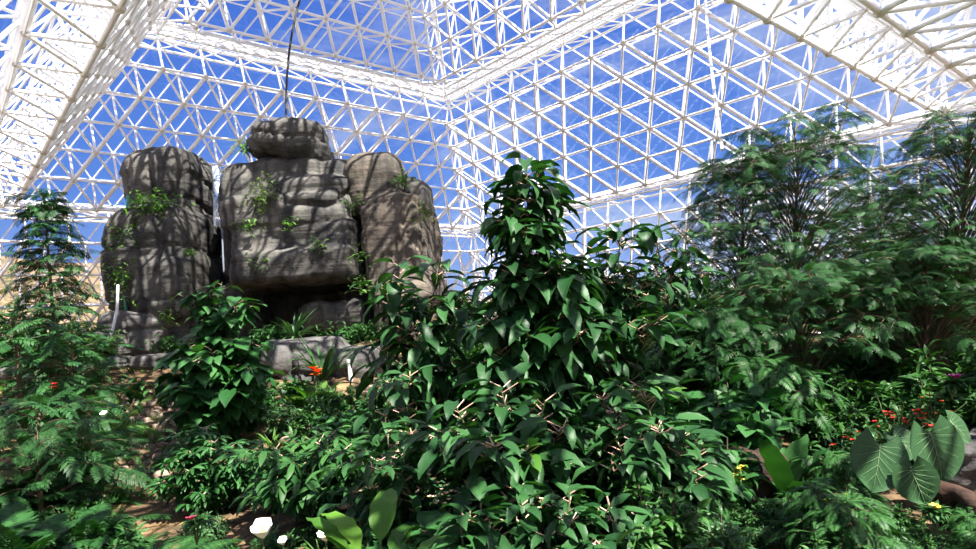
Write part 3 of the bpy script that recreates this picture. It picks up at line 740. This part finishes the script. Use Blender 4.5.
shrub('broadleaf_shrub', 'shrub with long hanging pointed leaves in front of the right rock tower', 'shrub', ground(425, 7.4), [(400, 262, 7.4), (440, 266, 7.3), (385, 292, 7.2), (468, 284, 7.2), (415, 330, 7.0), (380, 345, 7.1)], ovate, LM['broad'], (.26, .42), 15, (-.9, .1), .4, .25, 14, side=4, sideL=.5)
shrub('broadleaf_shrub', 'low dense shrub with large glossy leaves filling the bottom centre', 'shrub', ground(520, 5.2), [(455, 405, 5.0), (500, 385, 5.2), (545, 400, 4.9), (480, 440, 4.7), (525, 450, 4.6), (560, 430, 5.0)], ovate, LM['broad'], (.20, .32), 30, (-.7, .3), .45, .1, 15, side=8, sideL=.5)
shrub('broadleaf_shrub', 'low glossy shrub at the bottom, right of the centre', 'shrub', ground(640, 5.3), [(600, 395, 5.3), (640, 385, 5.5), (672, 415, 5.6), (615, 440, 4.9), (665, 460, 5.1), (700, 455, 5.5)], ovate, LM['broad'], (.18, .30), 30, (-.7, .3), .45, .1, 16, side=8, sideL=.5)
shrub('broadleaf_shrub', 'leafy shrub below the long hanging leaves, left of the bottom centre', 'shrub', ground(405, 5.6), [(385, 415, 5.6), (410, 375, 5.9), (430, 425, 5.3), (365, 450, 5.5), (400, 470, 5.0)], ovate, LM['broad'], (.15, .26), 30, (-.6, .3), .4, .1, 17, side=7, sideL=.5)
shrub('broadleaf_shrub', 'shrub with large leaves at the bottom edge under the central shrub', 'shrub', ground(560, 4.2), [(520, 500, 4.2), (570, 490, 4.2), (610, 505, 4.3), (480, 520, 4.1), (650, 515, 4.4), (545, 530, 4.0)], ovate, LM['broad'], (.16, .25), 30, (-.5, .4), .35, .1, 18, side=6, sideL=.35)
shrub('climbing_vine', 'tall column of heart-shaped leaves in front of the middle rock', 'vine', ground(215, 10.2), [(205, 288, 10.4), (238, 300, 10.2), (222, 282, 10.6), (190, 345, 10.0), (262, 345, 10.2), (212, 350, 9.7), (245, 372, 9.8), (182, 390, 9.6)], heart, LM['heart'], (.20, .33), 30, (-.9, -.1), .45, .1, 19, side=8, sideL=.55)
shrub('hibiscus_bush', 'lobed-leaf bush at the foot of the heart-leaved column', 'shrub', ground(205, 7.6), [(180, 440, 7.6), (205, 428, 7.8), (232, 442, 7.5), (190, 470, 7.2), (250, 462, 7.4), (165, 455, 7.7)], palms, LM['heart'], (.13, .21), 34, (-.3, .5), .5, .1, 20, side=6, sideL=.4)
shrub('cassava_plant', 'plant with finger-shaped leaves spreading flat, left of the bottom centre', 'shrub', ground(320, 6.6), [(300, 465, 6.4), (335, 455, 6.6), (280, 450, 6.8), (360, 470, 6.3), (325, 440, 6.9), (270, 475, 6.5)], palms, LM['fern'], (.22, .34), 20, (-.2, .3), .7, .3, 21, side=4, sideL=.4)

feather_tree('leafy_sapling', 'narrow conical sapling standing against the glass at the left edge', 'tree', ground(62, 12), W(44, 196, 12), .95, ashl+bip[:1], LM['feather'], (.24, .38), 90, 8, 31, shape=lambda t: .95-.62*t, start=.12, trunk=.05, rise=.25, droop=.25)
feather_tree('feathery_shrub', 'feathery shrub at the left edge below the conical sapling', 'shrub', ground(15, 9.2), W(12, 318, 9.0), 1.25, ashl, LM['feather'], (.28, .42), 30, 7, 32, shape=lambda t: 1-.4*t, start=.1)
feather_tree('feathery_shrub', 'feathery shrub left of the stone kerb', 'shrub', ground(70, 9.4), W(72, 330, 9.2), .95, ashl+fernf[:1], LM['feather'], (.25, .40), 26, 7, 33, shape=lambda t: 1-.4*t, start=.1)
feather_tree('fern_tree', 'fine-leaved shrub spilling over at the left edge', 'shrub', ground(45, 7), W(40, 408, 7), 1.0, bip+ashl, LM['feather'], (.28, .42), 32, 6, 34, shape=lambda t: 1-.3*t, start=.1, trunk=.03)
feather_tree('fern_tree', 'fine-leaved shrub beside the spiky small palm on the left', 'shrub', ground(92, 8.3), W(90, 402, 8.2), .55, bip+ashl, LM['feather'], (.2, .32), 24, 6, 35, shape=lambda t: 1-.3*t, start=.1, trunk=.03)

TA = [('tall feathery tree with its crown against the glass, right of centre', 800, 12.0, (800, 150, 12.0), 2.3, 62, 41),
      ('feathery tree with a drooping crown between the dark-leaved shrub and the tallest feathery tree', 742, 12.6, (742, 176, 12.6), 1.6, 46, 42),
      ('feathery tree at the right edge rising to the overhead roof', 955, 9.6, (968, 140, 9.4), 1.7, 60, 43),
      ('dense feathery tree between the two tallest feathery trees', 880, 13.5, (880, 212, 13.5), 1.9, 46, 44),
      ('dark feathery shrub under the tall feathery trees, right of centre', 800, 8.8, (800, 290, 9.0), 1.5, 40, 45),
      ('low feathery shrub right of the broad leafy shrub', 715, 8.6, (715, 332, 8.6), 1.05, 34, 46),
      ('dark feathery shrub at the right edge behind the grey boulder', 930, 8.6, (925, 262, 8.8), 1.35, 40, 47)]
for lab, px, D, tp, rad, nb, sdd in TA:
    near = D < 10
    feather_tree('feathery_tree' if 'tree ' in lab[:28] else 'feathery_shrub', lab, 'tree' if 'tree ' in lab[:28] else 'shrub', ground(px, D), W(*tp), rad, bip, LM['feather'], (.17, .28) if near else (.22, .37), int(nb*(2.6 if near else 1.9)), 10, sdd, shape=lambda t: 1-.6*t**1.5, start=.16, trunk=.06, rise=.8, droop=.2)

# background thickets behind
BG = [('bushy green shrub under the dark hanging leaves', 700, 13, 298, 1.3), ('small-leaved bush seen between the broad shrub and the feathery trees', 650, 12.4, 290, 1.2), ('leafy bush right behind the tallest central shrub', 500, 10.2, 308, 1.2),
      ('leafy bush behind the gap between the central shrub and the right rock tower', 462, 12.5, 300, 1.0), ('dense bush behind the broad leafy shrub', 590, 11, 300, 1.4), ('bushy thicket at the back below the white ledge, right of centre', 760, 17, 262, 1.9),
      ('bushy thicket far back in front of the right glass wall', 850, 19, 258, 2.2), ('bushy thicket at the right back behind the edge tree', 950, 14, 240, 2.0), ('dense dark bush at the right behind the red flowers', 880, 10.2, 330, 1.4),
      ('dark bush in the shade under the feathery trees', 770, 10.4, 345, 1.3), ('dark bush at the right edge above the round leaves', 965, 7.6, 345, 1.0), ('far bushy thicket low in front of the corner', 540, 20, 282, 2.0), ('far bushy thicket left of the far corner', 455, 22, 292, 1.6), ('far pale bush low behind the broad shrub', 650, 20, 268, 2.0)]
def bush(name, label, cat, base, H, rad, tpls, lm, size, n, seed, group=None, pet=.2, elev=(-.5, .6)):
    rs = np.random.default_rng(seed); base = np.asarray(base, float); root = empty(name, base-np.array([0, 0, .05]), label, cat, group); gl, gs = Geo(), Geo()
    ns = max(7, int(rad*11)); off = base-np.array([0, 0, .05])
    for k in range(ns):
        a = k*2.4; rr = rad*math.sqrt((k+.5)/ns)*.9; hh = H*(1-.5*(rr/rad)**2)*rs.uniform(.8, 1.05)
        q = base+np.array([math.cos(a)*rr, math.sin(a)*rr, hh]); path = bez(off, base+np.array([math.cos(a)*rr*.8, math.sin(a)*rr*.8, hh*.35]), q, 8)
        gs.add(*tube(path, .018, .005, 5)); leafy(gl, None, path, tpls, int(n/ns), size, elev, pet, .12, rs, .7)
        for kk in range(3):
            P, _ = along(path, np.array([rs.uniform(.3, .9)])); b2 = rs.uniform(0, 6.28); l = rad*.35*rs.uniform(.6, 1.2); q2 = P[0]+np.array([math.cos(b2)*l, math.sin(b2)*l, l*.5])
            p2 = np.linspace(P[0], q2, 4); gs.add(*tube(p2, .008, .003, 4)); leafy(gl, None, p2, tpls, int(n/ns/3), size, elev, pet, .1, rs, .7)
    finish(root, gl, gs, None, lm, off, BARK); return root
for i, (lab, px, D, ty, rad) in enumerate(BG):
    b = ground(px, D); H = W(px, ty, D)[2]-b[2]
    bush('bush', lab, 'bush', b, H, rad, ovate+lance, LM['small'] if i % 3 else LM['pale'] if 'pale' in lab else LM['feather'], (.13, .24), int(1500+900*(rad-1)), 60+i)

# behind and beside the rock on the left
for i, (lab, px, D, ty, rad) in enumerate([('low green bush at the foot of the glass wall on the left', 100, 17, 325, 1.0), ('low bush between the conical sapling and the rock', 82, 14.6, 338, .8), ('bush left of the conical sapling near the glass', 8, 15, 300, 1.2)]):
    b = ground(px, D); H = max(.6, W(px, ty, D)[2]-b[2]); bush('bush', lab, 'bush', b, H, rad, ovate+lance, LM['small'], (.14, .24), 1200, 90+i)

# ------------------------------------------------------------------ plants growing on the rock
def clump(name, label, px, py, D, r, n, tpls, lm, size, seed, dz=1., cat='plant'):
    rs = np.random.default_rng(seed); c = W(px, py, D); root = empty(name, c, label, cat); gl, gs = Geo(), Geo()
    P = c+rs.normal(0, 1, (n, 3))*np.array([r, r*.35, r*dz])*.55; P[:, 1] -= .05
    for p in P[::max(1, n//14)]: gs.add(*tube(np.linspace(c+[0, .15, -.1], p, 4), .008, .004, 4))
    a = rs.uniform(0, 6.28, n); d = np.stack([np.cos(a), -np.abs(np.sin(a))*.8-.1, rs.uniform(-.5, .9, n)], 1)
    inst(gl, tpls, P, d, np.tile([0, -.4, 1.], (n, 1)), rs.uniform(size[0], size[1], n), rs)
    gs.build('stem', STEM, root, True, c); gl.build('foliage', lm, root, True, c); return root
FR = 16.15
clump('rock_bush', 'bright leafy bush growing on the shoulder of the left rock tower', 152, 203, 16.3, .62, 260, ovate, LM['pale'], (.10, .20), 1, .55)
clump('creeping_vine', 'vine trailing down the left flank of the left rock tower', 124, 262, 16.2, .38, 300, ovate, LM['pale'], (.09, .17), 2, 2.4, 'vine')
clump('creeping_vine', 'small vine hanging at the upper left flank above the trailing vine', 138, 230, 16.3, .22, 90, ovate, LM['bright'], (.08, .15), 3, 1.6, 'vine')
clump('creeping_vine', 'pale green creeper hanging below the left shoulder of the middle rock', 264, 196, 16.15, .38, 240, fernf+ovate, LM['moss'], (.07, .14), 4, 1.3, 'vine')
clump('rock_fern', 'spiky tuft at the left foot of the top boulder', 248, 147, 17.0, .3, 70, strap+lance, LM['pale'], (.2, .4), 5, .6)
clump('rock_fern', 'green tuft on top of the right rock tower', 405, 180, 16.3, .25, 60, strap+lance, LM['bright'], (.15, .3), 6, .6)
clump('creeping_vine', 'mossy creeper on the face of the right rock tower', 424, 212, 16.0, .3, 90, ovate, LM['moss'], (.05, .1), 7, 1.2, 'vine')
for i, (lab, px, py, r) in enumerate([('small fern in the crack at the middle left of the rock', 258, 262, .22), ('tiny plant on the bedding ledge at the rock centre', 318, 244, .2), ('little plant hanging on the rock face beside the cleft', 352, 203, .22), ('small yellowish plant in the cleft of the rock', 358, 255, .2),
     ('small fern on the ledge left of the rock centre', 248, 225, .2), ('tuft on the rock ledge above the cave', 290, 224, .14), ('trailing plant in the dark cleft left of the right tower', 360, 285, .25), ('tiny plant on the face of the left tower', 191, 252, .12), ('small plant hanging on the left tower above its base', 168, 318, .24)]):
    clump('rock_fern', lab, px, py, 15.9 if px > 230 else 15.75, r, 45, lance+ovate, LM['pale'], (.08, .16), 20+i, 1.)
# terrace plants
for i, (lab, px, py, D, r, lm) in enumerate([('leafy groundcover on the terrace under the cave', 340, 335, 15.4, .6, 'fern'), ('leafy groundcover at the left end of the terrace', 272, 335, 15.2, .4, 'fern'), ('leafy groundcover between the two rock bases', 368, 330, 15.6, .5, 'small'),
     ('green bush beside the angular rock block', 172, 345, 15.3, .45, 'small'), ('yellow green clump left of the angular rock block', 100, 343, 14.9, .5, 'pale'), ('groundcover on the terrace right of the white pipe', 385, 352, 14.4, .5, 'fern')]):
    clump('groundcover_plant', lab, px, py, D, r, 240, lance+ovate, LM[lm], (.10, .2), 40+i, .4)
def sp(px, py, D): return W(px, py, D)
tuft('agave', 'blue green spiky rosette on the terrace below the cave', 'agave', sp(295, 338, 14.8), strap, LM['blue'], 46, (.6, 1.0), (.5, 1.4), 1)
tuft('grass_clump', 'tall thin grass rising in front of the terrace wall', 'grass', sp(322, 372, 13.0)-np.array([0, 0, .3]), strap, LM['fern'], 24, (.9, 1.4), (1.2, 1.5), 2)
r_ = tuft('yellow_flower_shrub', 'pale yellow flower head on a leafy plant before the right rock base', 'flower', sp(418, 345, 13.6), ovate, LM['fern'], 40, (.15, .3), (-.2, 1.2), 3)
rs_ = np.random.default_rng(5); c_ = sp(420, 322, 13.4); petals(r_, 'flower_cluster', c_+rs_.normal(0, 1, (46, 3))*np.array([.17, .1, .13]), PALEY, .07, sp(418, 345, 13.6)-np.array([0, 0, .03]))

# ------------------------------------------------------------------ flowers and accents
c_ = ground(312, 11.8); r_ = tuft('canna_plant', 'upright plant with orange flowers in front of the terrace wall', 'flower', c_, lance+wide, LM['pale'], 44, (.35, .8), (.3, 1.4), 4)
t_ = [W(318, 372, 11.8), W(316, 376, 11.7), W(313, 369, 11.8)]; g = Geo()
for q in t_: g.add(*tube(bez(c_, c_*.4+q*.6+[.05, 0, 0], q, 6), .012, .008, 5))
g.build('flower_stalk', STEM, r_, True, c_-np.array([0, 0, .03])); petals(r_, 'orange_flower', t_, ORANGE, .13, c_-np.array([0, 0, .03]), up=.8)
def lily(label, px, py, D, s=1.):
    q = W(px, py, D); b = q-np.array([0, 0, .5*s]); root = empty('spathe_lily', b, label, 'flower'); g = Geo(); g.add(*tube(np.linspace(b, q, 5), .008, .006, 6)); g.build('flower_stalk', STEM, root, True, b)
    g = Geo(); n = 17; th = np.linspace(0, 2*math.pi, n)
    V = []
    for k in range(5):
        f = k/4; rr = (.012+.075*f**.8)*s; zz = .12*f*s
        for t in th[:-1]: V.append(q+np.array([math.cos(t)*rr*1.15, math.sin(t)*rr-.03*f*s, zz+(.05*s*f if math.sin(t) > .5 else 0)-.035*s*f*(math.sin(t) < -.5)]))
    F = [[k*16+i, k*16+(i+1) % 16, (k+1)*16+(i+1) % 16, (k+1)*16+i] for k in range(4) for i in range(16)]
    g.add(np.array(V), F); g.build('spathe', WHITEP, root, True, b)
    g = Geo(); g.add(*tube(np.linspace(q+[0, 0, .02], q+[0, 0, .11*s], 4), .012*s, .008*s, 6)); g.build('spadix', YEL, root, True, b)
    gl = Geo(); a = np.arange(7)*2.4; d = np.stack([np.cos(a), np.sin(a), a*0+.9], 1); inst(gl, wide, np.repeat(b[None], 7, 0), d, np.tile([0, 0, 1.], (7, 1)), np.full(7, .28*s), np.random.default_rng(3)); gl.build('foliage', LM['fern'], root, True, b)
lily('large white lily flower at the bottom edge, left of the centre', 263, 538, 4.4, .72)
lily('smaller white lily flower at the bottom edge beside the bright strap leaves', 326, 541, 4.5, .55)
lily('cream lily flower between the two white ones', 283, 545, 4.4, .32)
lily('small white lily flower among the ferns at left', 104, 417, 7.6, .42)
def accent(name, label, cat, px, py, D, n, m, r, pr, lm='small', nl=70, size=(.08, .16), tp=None, seed=0, pname='flower'):
    rs = np.random.default_rng(seed); c = W(px, py, D); b = c-np.array([0, 0, .18]); root = empty(name, b, label, cat); gl = Geo(); gs = Geo()
    P = c+rs.normal(0, 1, (nl, 3))*np.array([r, r*.6, r*.7])*.6; a = rs.uniform(0, 6.28, nl); d = np.stack([np.cos(a), np.sin(a), rs.uniform(-.2, .9, nl)], 1)
    for p in P[::6]: gs.add(*tube(np.linspace(b, p, 4), .007, .004, 4))
    inst(gl, tp or lance+ovate, P, d, np.tile([0, 0, 1.], (nl, 1)), rs.uniform(*size, nl), rs)
    gs.build('stem', STEM, root, True, b); gl.build('foliage', LM[lm], root, True, b)
    Q = c+rs.normal(0, 1, (n, 3))*np.array([r, r*.5, r*.5])*.55+np.array([0, -.06, .05]); petals(root, pname, Q, m, pr, b, seed=seed, up=1.1); return root
accent('ginger_plant', 'plant with a pink flower at the bottom left', 'flower', 196, 522, 5.2, 2, PINK, .05, .05, nl=50, seed=1)
accent('ginger_plant', 'plant with small pink flowers on the stony bank', 'flower', 136, 390, 11, 4, PINK, .2, .07, 'fern', 90, (.15, .3), seed=2)
accent('ginger_plant', 'plant with a red flower near the left edge above the ferns', 'flower', 58, 391, 8.3, 2, REDP, .06, .06, nl=40, seed=3)
accent('magenta_flower_plant', 'plant with one magenta flower at the right edge', 'flower', 951, 384, 7.0, 1, MAG, .03, .09, nl=60, seed=4)
accent('croton', 'bush with red flowers and leaves above the large round leaves', 'shrub', 895, 428, 6.6, 26, REDP, .36, .035, 'small', 220, (.07, .13), seed=5)
accent('croton', 'bush with orange red leaf tips left of the red-flowered bush', 'shrub', 862, 448, 6.4, 12, REDP, .22, .035, 'blue', 130, (.08, .14), seed=6)
accent('croton', 'small shrub with orange flowers up behind the round leaves', 'shrub', 930, 412, 6.9, 10, ORANGE, .26, .03, 'small', 160, (.07, .12), seed=7)
accent('yellow_blossom_shrub', 'low shrub dotted with yellow blossom beside the rust brown boulder', 'shrub', 727, 478, 5.9, 46, YEL, .17, .03, 'pale', 150, (.06, .11), seed=8)
accent('yellow_blossom_shrub', 'small plant with pale yellow blossom in the lower right undergrowth', 'shrub', 825, 508, 5.0, 22, YEL, .10, .022, 'pale', 70, (.05, .09), seed=9)
accent('yellow_blossom_shrub', 'plant with one orange yellow flower deep between the shrubs', 'shrub', 728, 344, 8.2, 2, YEL, .05, .05, 'fern', 120, (.07, .12), seed=10)
accent('cream_flower_shrub', 'twig with cream blossoms in the dark below the centre', 'shrub', 444, 500, 4.7, 22, CREAM, .14, .022, 'small', 40, (.06, .1), seed=11)
accent('cream_flower_shrub', 'cream blossoms low between the glossy leaves at the bottom centre', 'shrub', 540, 508, 4.3, 9, CREAM, .07, .022, 'small', 30, (.06, .1), seed=12)
accent('cream_flower_shrub', 'orange cream blossoms beside the bright strap leaves', 'shrub', 373, 492, 5.0, 8, CREAM, .05, .022, 'small', 30, (.06, .1), seed=13)
_y = accent('yellow_blossom_shrub', 'bushy plant with a yellow flower at the lower right edge', 'shrub', 934, 512, 4.8, 2, YEL, .03, .04, 'fern', 120, (.07, .12), seed=14)

# elephant ear plant
def elephant(label):
    b = ground(910, 6.3); root = empty('elephant_ear_plant', b, label, 'plant')
    for k, (px, py, D, s, ax, tw, ro) in enumerate([(878, 466, 5.5, .40, (-.05, -.75, .25), .2, 0), (938, 455, 5.6, .44, (.12, -.9, .2), 0, 1), (906, 446, 5.9, .27, (.1, -.7, .5), 0, 2), (918, 485, 5.4, .30, (-.2, -.75, .1), 0, 3), (960, 430, 6.0, .26, (.3, -.6, .4), 0, 4)]):
        # broad blade facing the light, tip pointing down
        n_s, n_t = 12, 11; V = []; st = np.linspace(0, 1, n_s)
        for s_ in st:
            wd = .60*math.sin(math.pi*min(1, (s_*.93+.09)))**.55*(1-.25*s_**3)
            if s_ > .97: wd = .02
            for t in np.linspace(-1, 1, n_t):
                back = -.28*abs(t)**1.3*(1-s_)**2
                V.append((s_+back, wd*t, .10*abs(t)**1.6-.18*s_*s_+.012*math.cos(t*22)*(1-s_*.4)))
        V = np.array(V); F = [[i*n_t+j, i*n_t+j+1, (i+1)*n_t+j+1, (i+1)*n_t+j] for i in range(n_s-1) for j in range(n_t-1)]
        c = W(px, py, D); nrm = np.array(ax, float); nrm /= np.linalg.norm(nrm); dn = np.array([(-.35, 0, -1), (.1, 0, -1.), (.4, 0, -.8), (.3, 0, -1), (.5, 0, -.6)][ro]); dn = dn-nrm*dn.dot(nrm); dn /= np.linalg.norm(dn)
        sd2 = np.cross(nrm, dn); Rm = np.stack([dn, sd2, nrm]); o0 = c-dn*s*.45
        def tf(P): return (np.asarray(P)*s)@Rm+o0-b
        lf = qmesh('leaf_blade', tf(V), F, LM['big'], root, True)
        g = Geo()
        def vz(x, y):
            wd = max(.05, .60*math.sin(math.pi*min(1, (x*.93+.09)))**.55*(1-.25*x**3)); t = min(1, abs(y)/wd); return .10*t**1.6-.18*x*x+.02
        def vein(x0, y0, x1, y1, r):
            q = np.linspace(0, 1, 7); P = np.array([[x0+(x1-x0)*k, y0+(y1-y0)*k**1.1, vz(x0+(x1-x0)*k, y0+(y1-y0)*k**1.1)] for k in q]); g.add(*tube(tf(P), r, r*.3, 4))
        vein(.02, 0, .95, 0, .0042)
        for sg in (1, -1):
            for (x0, x1, y1) in ((.03, -.02, .36), (.05, .16, .45), (.12, .36, .46), (.25, .58, .40), (.42, .75, .31), (.60, .87, .18)): vein(x0, 0, x1, sg*y1, .0020)
        g.build('leaf_vein', VEIN, lf, True)
        bb = tf([[0.02, 0, 0]])[0]; g2 = Geo(); g2.add(*tube(bez([0, 0, 0], bb*.5+np.array([0, 0, .25]), bb, 8), .014, .009, 6)); g2.build('leaf_stalk', STEM, root, True)
elephant('elephant ear plant with large round pale-veined leaves at lower right')
# banana like bright leaves
tuft('banana_plant', 'young plant with broad bright green ribbon leaves at the bottom edge, left of centre', 'banana plant', ground(368, 3.9)+np.array([0, 0, .3]), banana, LM['bright'], 13, (.28, .46), (.55, 1.4), 71, stalk=.95)
tuft('banana_plant', 'upright broad leaf plant with yellowish edge under the feathery shrubs', 'plant', W(788, 500, 6.0), banana, LM['fern'], 6, (.55, .75), (1.0, 1.45), 72)
tuft('banana_plant', 'pale broad leaf plant in the shade right of the centre', 'plant', W(660, 395, 6.6), wide, LM['pale'], 7, (.3, .42), (.2, .9), 73)
tuft('banana_plant', 'plant with a rosette of pointed light green leaves at the centre', 'plant', W(515, 455, 4.7), wide+lance, LM['bright'], 12, (.2, .34), (.1, 1.0), 74)
# palms and cycads
tuft('small_palm', 'spiky yellow green small palm in front of the kerb stones', 'palm', ground(110, 10.6), palmf, LM['pale'], 18, (.55, .85), (.5, 1.3), 81, stalk=.15)
tuft('small_palm', 'small palm with fine fronds beside the sandy patch at bottom left', 'palm', ground(150, 5.6)+np.array([0, 0, .1]), palmf, LM['fern'], 18, (.5, .75), (.3, 1.2), 82, stalk=.15)
tuft('cycad', 'fern-like plant with broad dark fronds in the bottom left corner', 'fern', ground(18, 5.4)+np.array([0, 0, .3]), cycad, LM['feather'], 26, (.38, .62), (.0, 1.2), 83, stalk=.2)
tuft('cycad', 'fern-like plant with spreading fronds right of the bottom left corner', 'fern', ground(80, 5.8)+np.array([0, 0, .25]), cycad, LM['feather'], 22, (.35, .55), (.0, 1.2), 84, stalk=.2)
tuft('cycad', 'tall fern-like plant at the left edge above the corner fronds', 'fern', ground(0, 7.0)+np.array([0, 0, .4]), cycad, LM['feather'], 22, (.5, .75), (.0, 1.2), 85, stalk=.2)

# ------------------------------------------------------------------ undergrowth: prototypes copied one by one
protos = {}
O0 = np.array([0., 0., 0.])
def filler(kind, label, px, D, sc, group=None, py=None, cat=None):
    p = ground(px, D) if py is None else W(px, py, D)
    rz = random.uniform(0, 6.28)
    if kind not in protos:
        if kind == 'fern': o = tuft('fern', label, 'fern', O0, fernf, LM['fern'], 18, (.45, .7), (.1, 1.1), 101)
        if kind == 'palmette': o = tuft('palm_seedling', label, 'palm', O0, palmf, LM['fern'], 12, (.45, .7), (.3, 1.2), 102)
        if kind == 'grass': o = tuft('grass_clump', label, 'grass', O0, strap, LM['pale'], 46, (.35, .6), (.4, 1.4), 103)
        if kind == 'narrow': o = bush('narrow_leaf_shrub', label, 'shrub', O0, .55, .42, lance, LM['blue'], (.09, .16), 560, 104)
        if kind == 'small': o = bush('small_leaf_shrub', label, 'shrub', O0, .6, .45, ovate, LM['small'], (.06, .11), 760, 105)
        if kind == 'broad': o = bush('broadleaf_seedling', label, 'shrub', O0, .6, .4, wide+ovate, LM['heart'], (.13, .22), 190, 106)
        if kind == 'conifer': o = feather_tree('fine_leaf_shrub', label, 'shrub', O0, np.array([0, 0, .7]), .5, fernf, LM['fern'], (.16, .28), 22, 6, 107, trunk=.015)
        if kind == 'cassava': o = bush('lobed_leaf_shrub', label, 'shrub', O0, .7, .42, palms, LM['fern'], (.12, .2), 150, 108)
        protos[kind] = o; o.location = Vector([float(a) for a in p]); o.rotation_euler = (0, 0, rz); o.scale = (sc, sc, sc)
        if group: o['group'] = group
        return o
    o = copy_tree(protos[kind], p, rz, sc, label, group, cat)
    if not group and 'group' in o: del o['group']
    return o
CLEAR = [(850, 976, -1), (705, 790, 6.9), (115, 190, 9.6), (300, 345, 5.6), (240, 300, 4.8)]   # spots the photo shows open
LMK = [(752, 6.4, 'the rust brown boulder'), (905, 6.0, 'the large round leaves'), (955, 6.8, 'the grey boulder'), (660, 6.5, 'the pale broad leaf plant'), (530, 6.5, 'the tallest central shrub'), (612, 7.3, 'the broad leafy shrub'),
       (420, 7.4, 'the long hanging leaves'), (375, 4.2, 'the bright green ribbon leaves'), (263, 4.5, 'the large white lily'), (312, 11.8, 'the orange-flowered plant'), (349, 13.1, 'the white pipe'), (215, 10.2, 'the heart-leaved column'),
       (205, 7.7, 'the lobed-leaf bush'), (150, 5.8, 'the fine-fronded small palm'), (110, 10.6, 'the yellow green palm'), (50, 5.6, 'the corner fronds'), (62, 12, 'the conical sapling'), (95, 13.6, 'the pale kerb stone'),
       (800, 11.5, 'the tall feathery tree'), (880, 10.3, 'the bush behind the red flowers'), (955, 9.4, 'the feathery tree at the right edge'), (715, 8.6, 'the low feathery shrub'), (672, 9.2, 'the dark hanging leaves'), (895, 6.6, 'the red-flowered bush'),
       (825, 5.0, 'the pale yellow blossom'), (320, 6.6, 'the finger-leaved plant'), (560, 4.3, 'the bottom edge shrub')]
KD = {'fern': 'low arching fern ', 'palmette': 'small palm seedling ', 'grass': 'pale grass clump ', 'narrow': 'blue green narrow-leaved shrub ', 'small': 'dense small-leaved shrub ',
      'broad': 'broad-leaved seedling ', 'conifer': 'fine feathery low shrub ', 'cassava': 'lobed-leaf low shrub '}
def where(px, D):
    x = (px-488)/FPX*D; best = min(LMK, key=lambda l: ((l[0]-488)/FPX*l[1]-x)**2+(l[1]-D)**2)
    lx = (best[0]-488)/FPX*best[1]; dx, dy = x-lx, D-best[1]
    if abs(dx) > abs(dy): return ('just ' if abs(dx) < .7 else '')+('right of ' if dx > 0 else 'left of ')+best[2]
    return ('close ' if abs(dy) < .7 else '')+('behind ' if dy > 0 else 'in front of ')+best[2]
def patch(kinds, n, x0, x1, D0, D1, s0, s1, labels, group):
    for i in range(n):
        t = (i+random.random())/n; D = D1+(D0-D1)*t; k = kinds[i % len(kinds)]; px = x0+(x1-x0)*((i*.618+random.random()*.15) % 1)
        if any(a < px < b and D < c for a, b, c in CLEAR) or (s0 > .46 and px > 850 and D < 6.9): continue
        lab = KD[k]+where(px, D)
        filler(k, lab, px, D, random.uniform(s0, s1), lab)
def labs(w): return w
patch(['narrow', 'conifer', 'small', 'narrow', 'fern'], 26, 850, 985, 3.9, 5.4, .45, .46, 0, 0)
for i in range(22):
    k = ['narrow', 'conifer', 'small', 'fern'][i % 4]; D = 5.0+.85*random.random(); px = 690+(i*.618 % 1)*165; filler(k, KD[k]+where(px, D), px, D, random.uniform(.38, .5), KD[k]+where(px, D))
patch(['narrow', 'conifer', 'fern', 'narrow', 'small', 'palmette', 'conifer'], 52, 690, 985, 4.0, 7.2, .5, .85, labs('in the lower right undergrowth'), 'undergrowth at lower right')
patch(['small', 'broad', 'conifer', 'small'], 22, 720, 985, 7.2, 11, .9, 1.6, labs('in the shade under the feathery trees'), 'plants in the shade at right')
patch(['small', 'broad', 'small', 'broad', 'fern'], 30, 360, 720, 4.0, 8.5, .8, 1.3, labs('in the dark between the glossy shrubs'), 'plants between the central shrubs')
patch(['fern', 'cassava', 'narrow', 'fern', 'small'], 20, -10, 115, 5.2, 8.8, .5, .9, labs('among the ferns at lower left'), 'undergrowth at lower left')
patch(['grass', 'small', 'grass', 'narrow', 'grass'], 12, 100, 200, 9.6, 12.8, .35, .6, labs('on the stony bank below the kerb'), 'plants on the stony bank')
patch(['small', 'grass', 'broad', 'fern', 'narrow', 'cassava'], 30, 245, 385, 6.5, 12.5, .6, 1.0, labs('between the vine column and the central shrubs'), 'plants below the terrace wall')
patch(['narrow', 'fern', 'grass', 'small'], 16, 175, 345, 4.6, 6.4, .4, .7, labs('at the bottom edge left of the bright ribbon leaves'), 'undergrowth at the bottom left of centre')
patch(['small', 'broad', 'small'], 16, 440, 720, 9, 14, 1.2, 2.0, labs('behind the central shrubs'), 'plants behind the central shrubs')
patch(['small', 'broad', 'grass'], 12, 0, 120, 12.5, 17.5, .8, 1.2, labs('behind the kerb stones on the left'), 'plants behind the kerb')
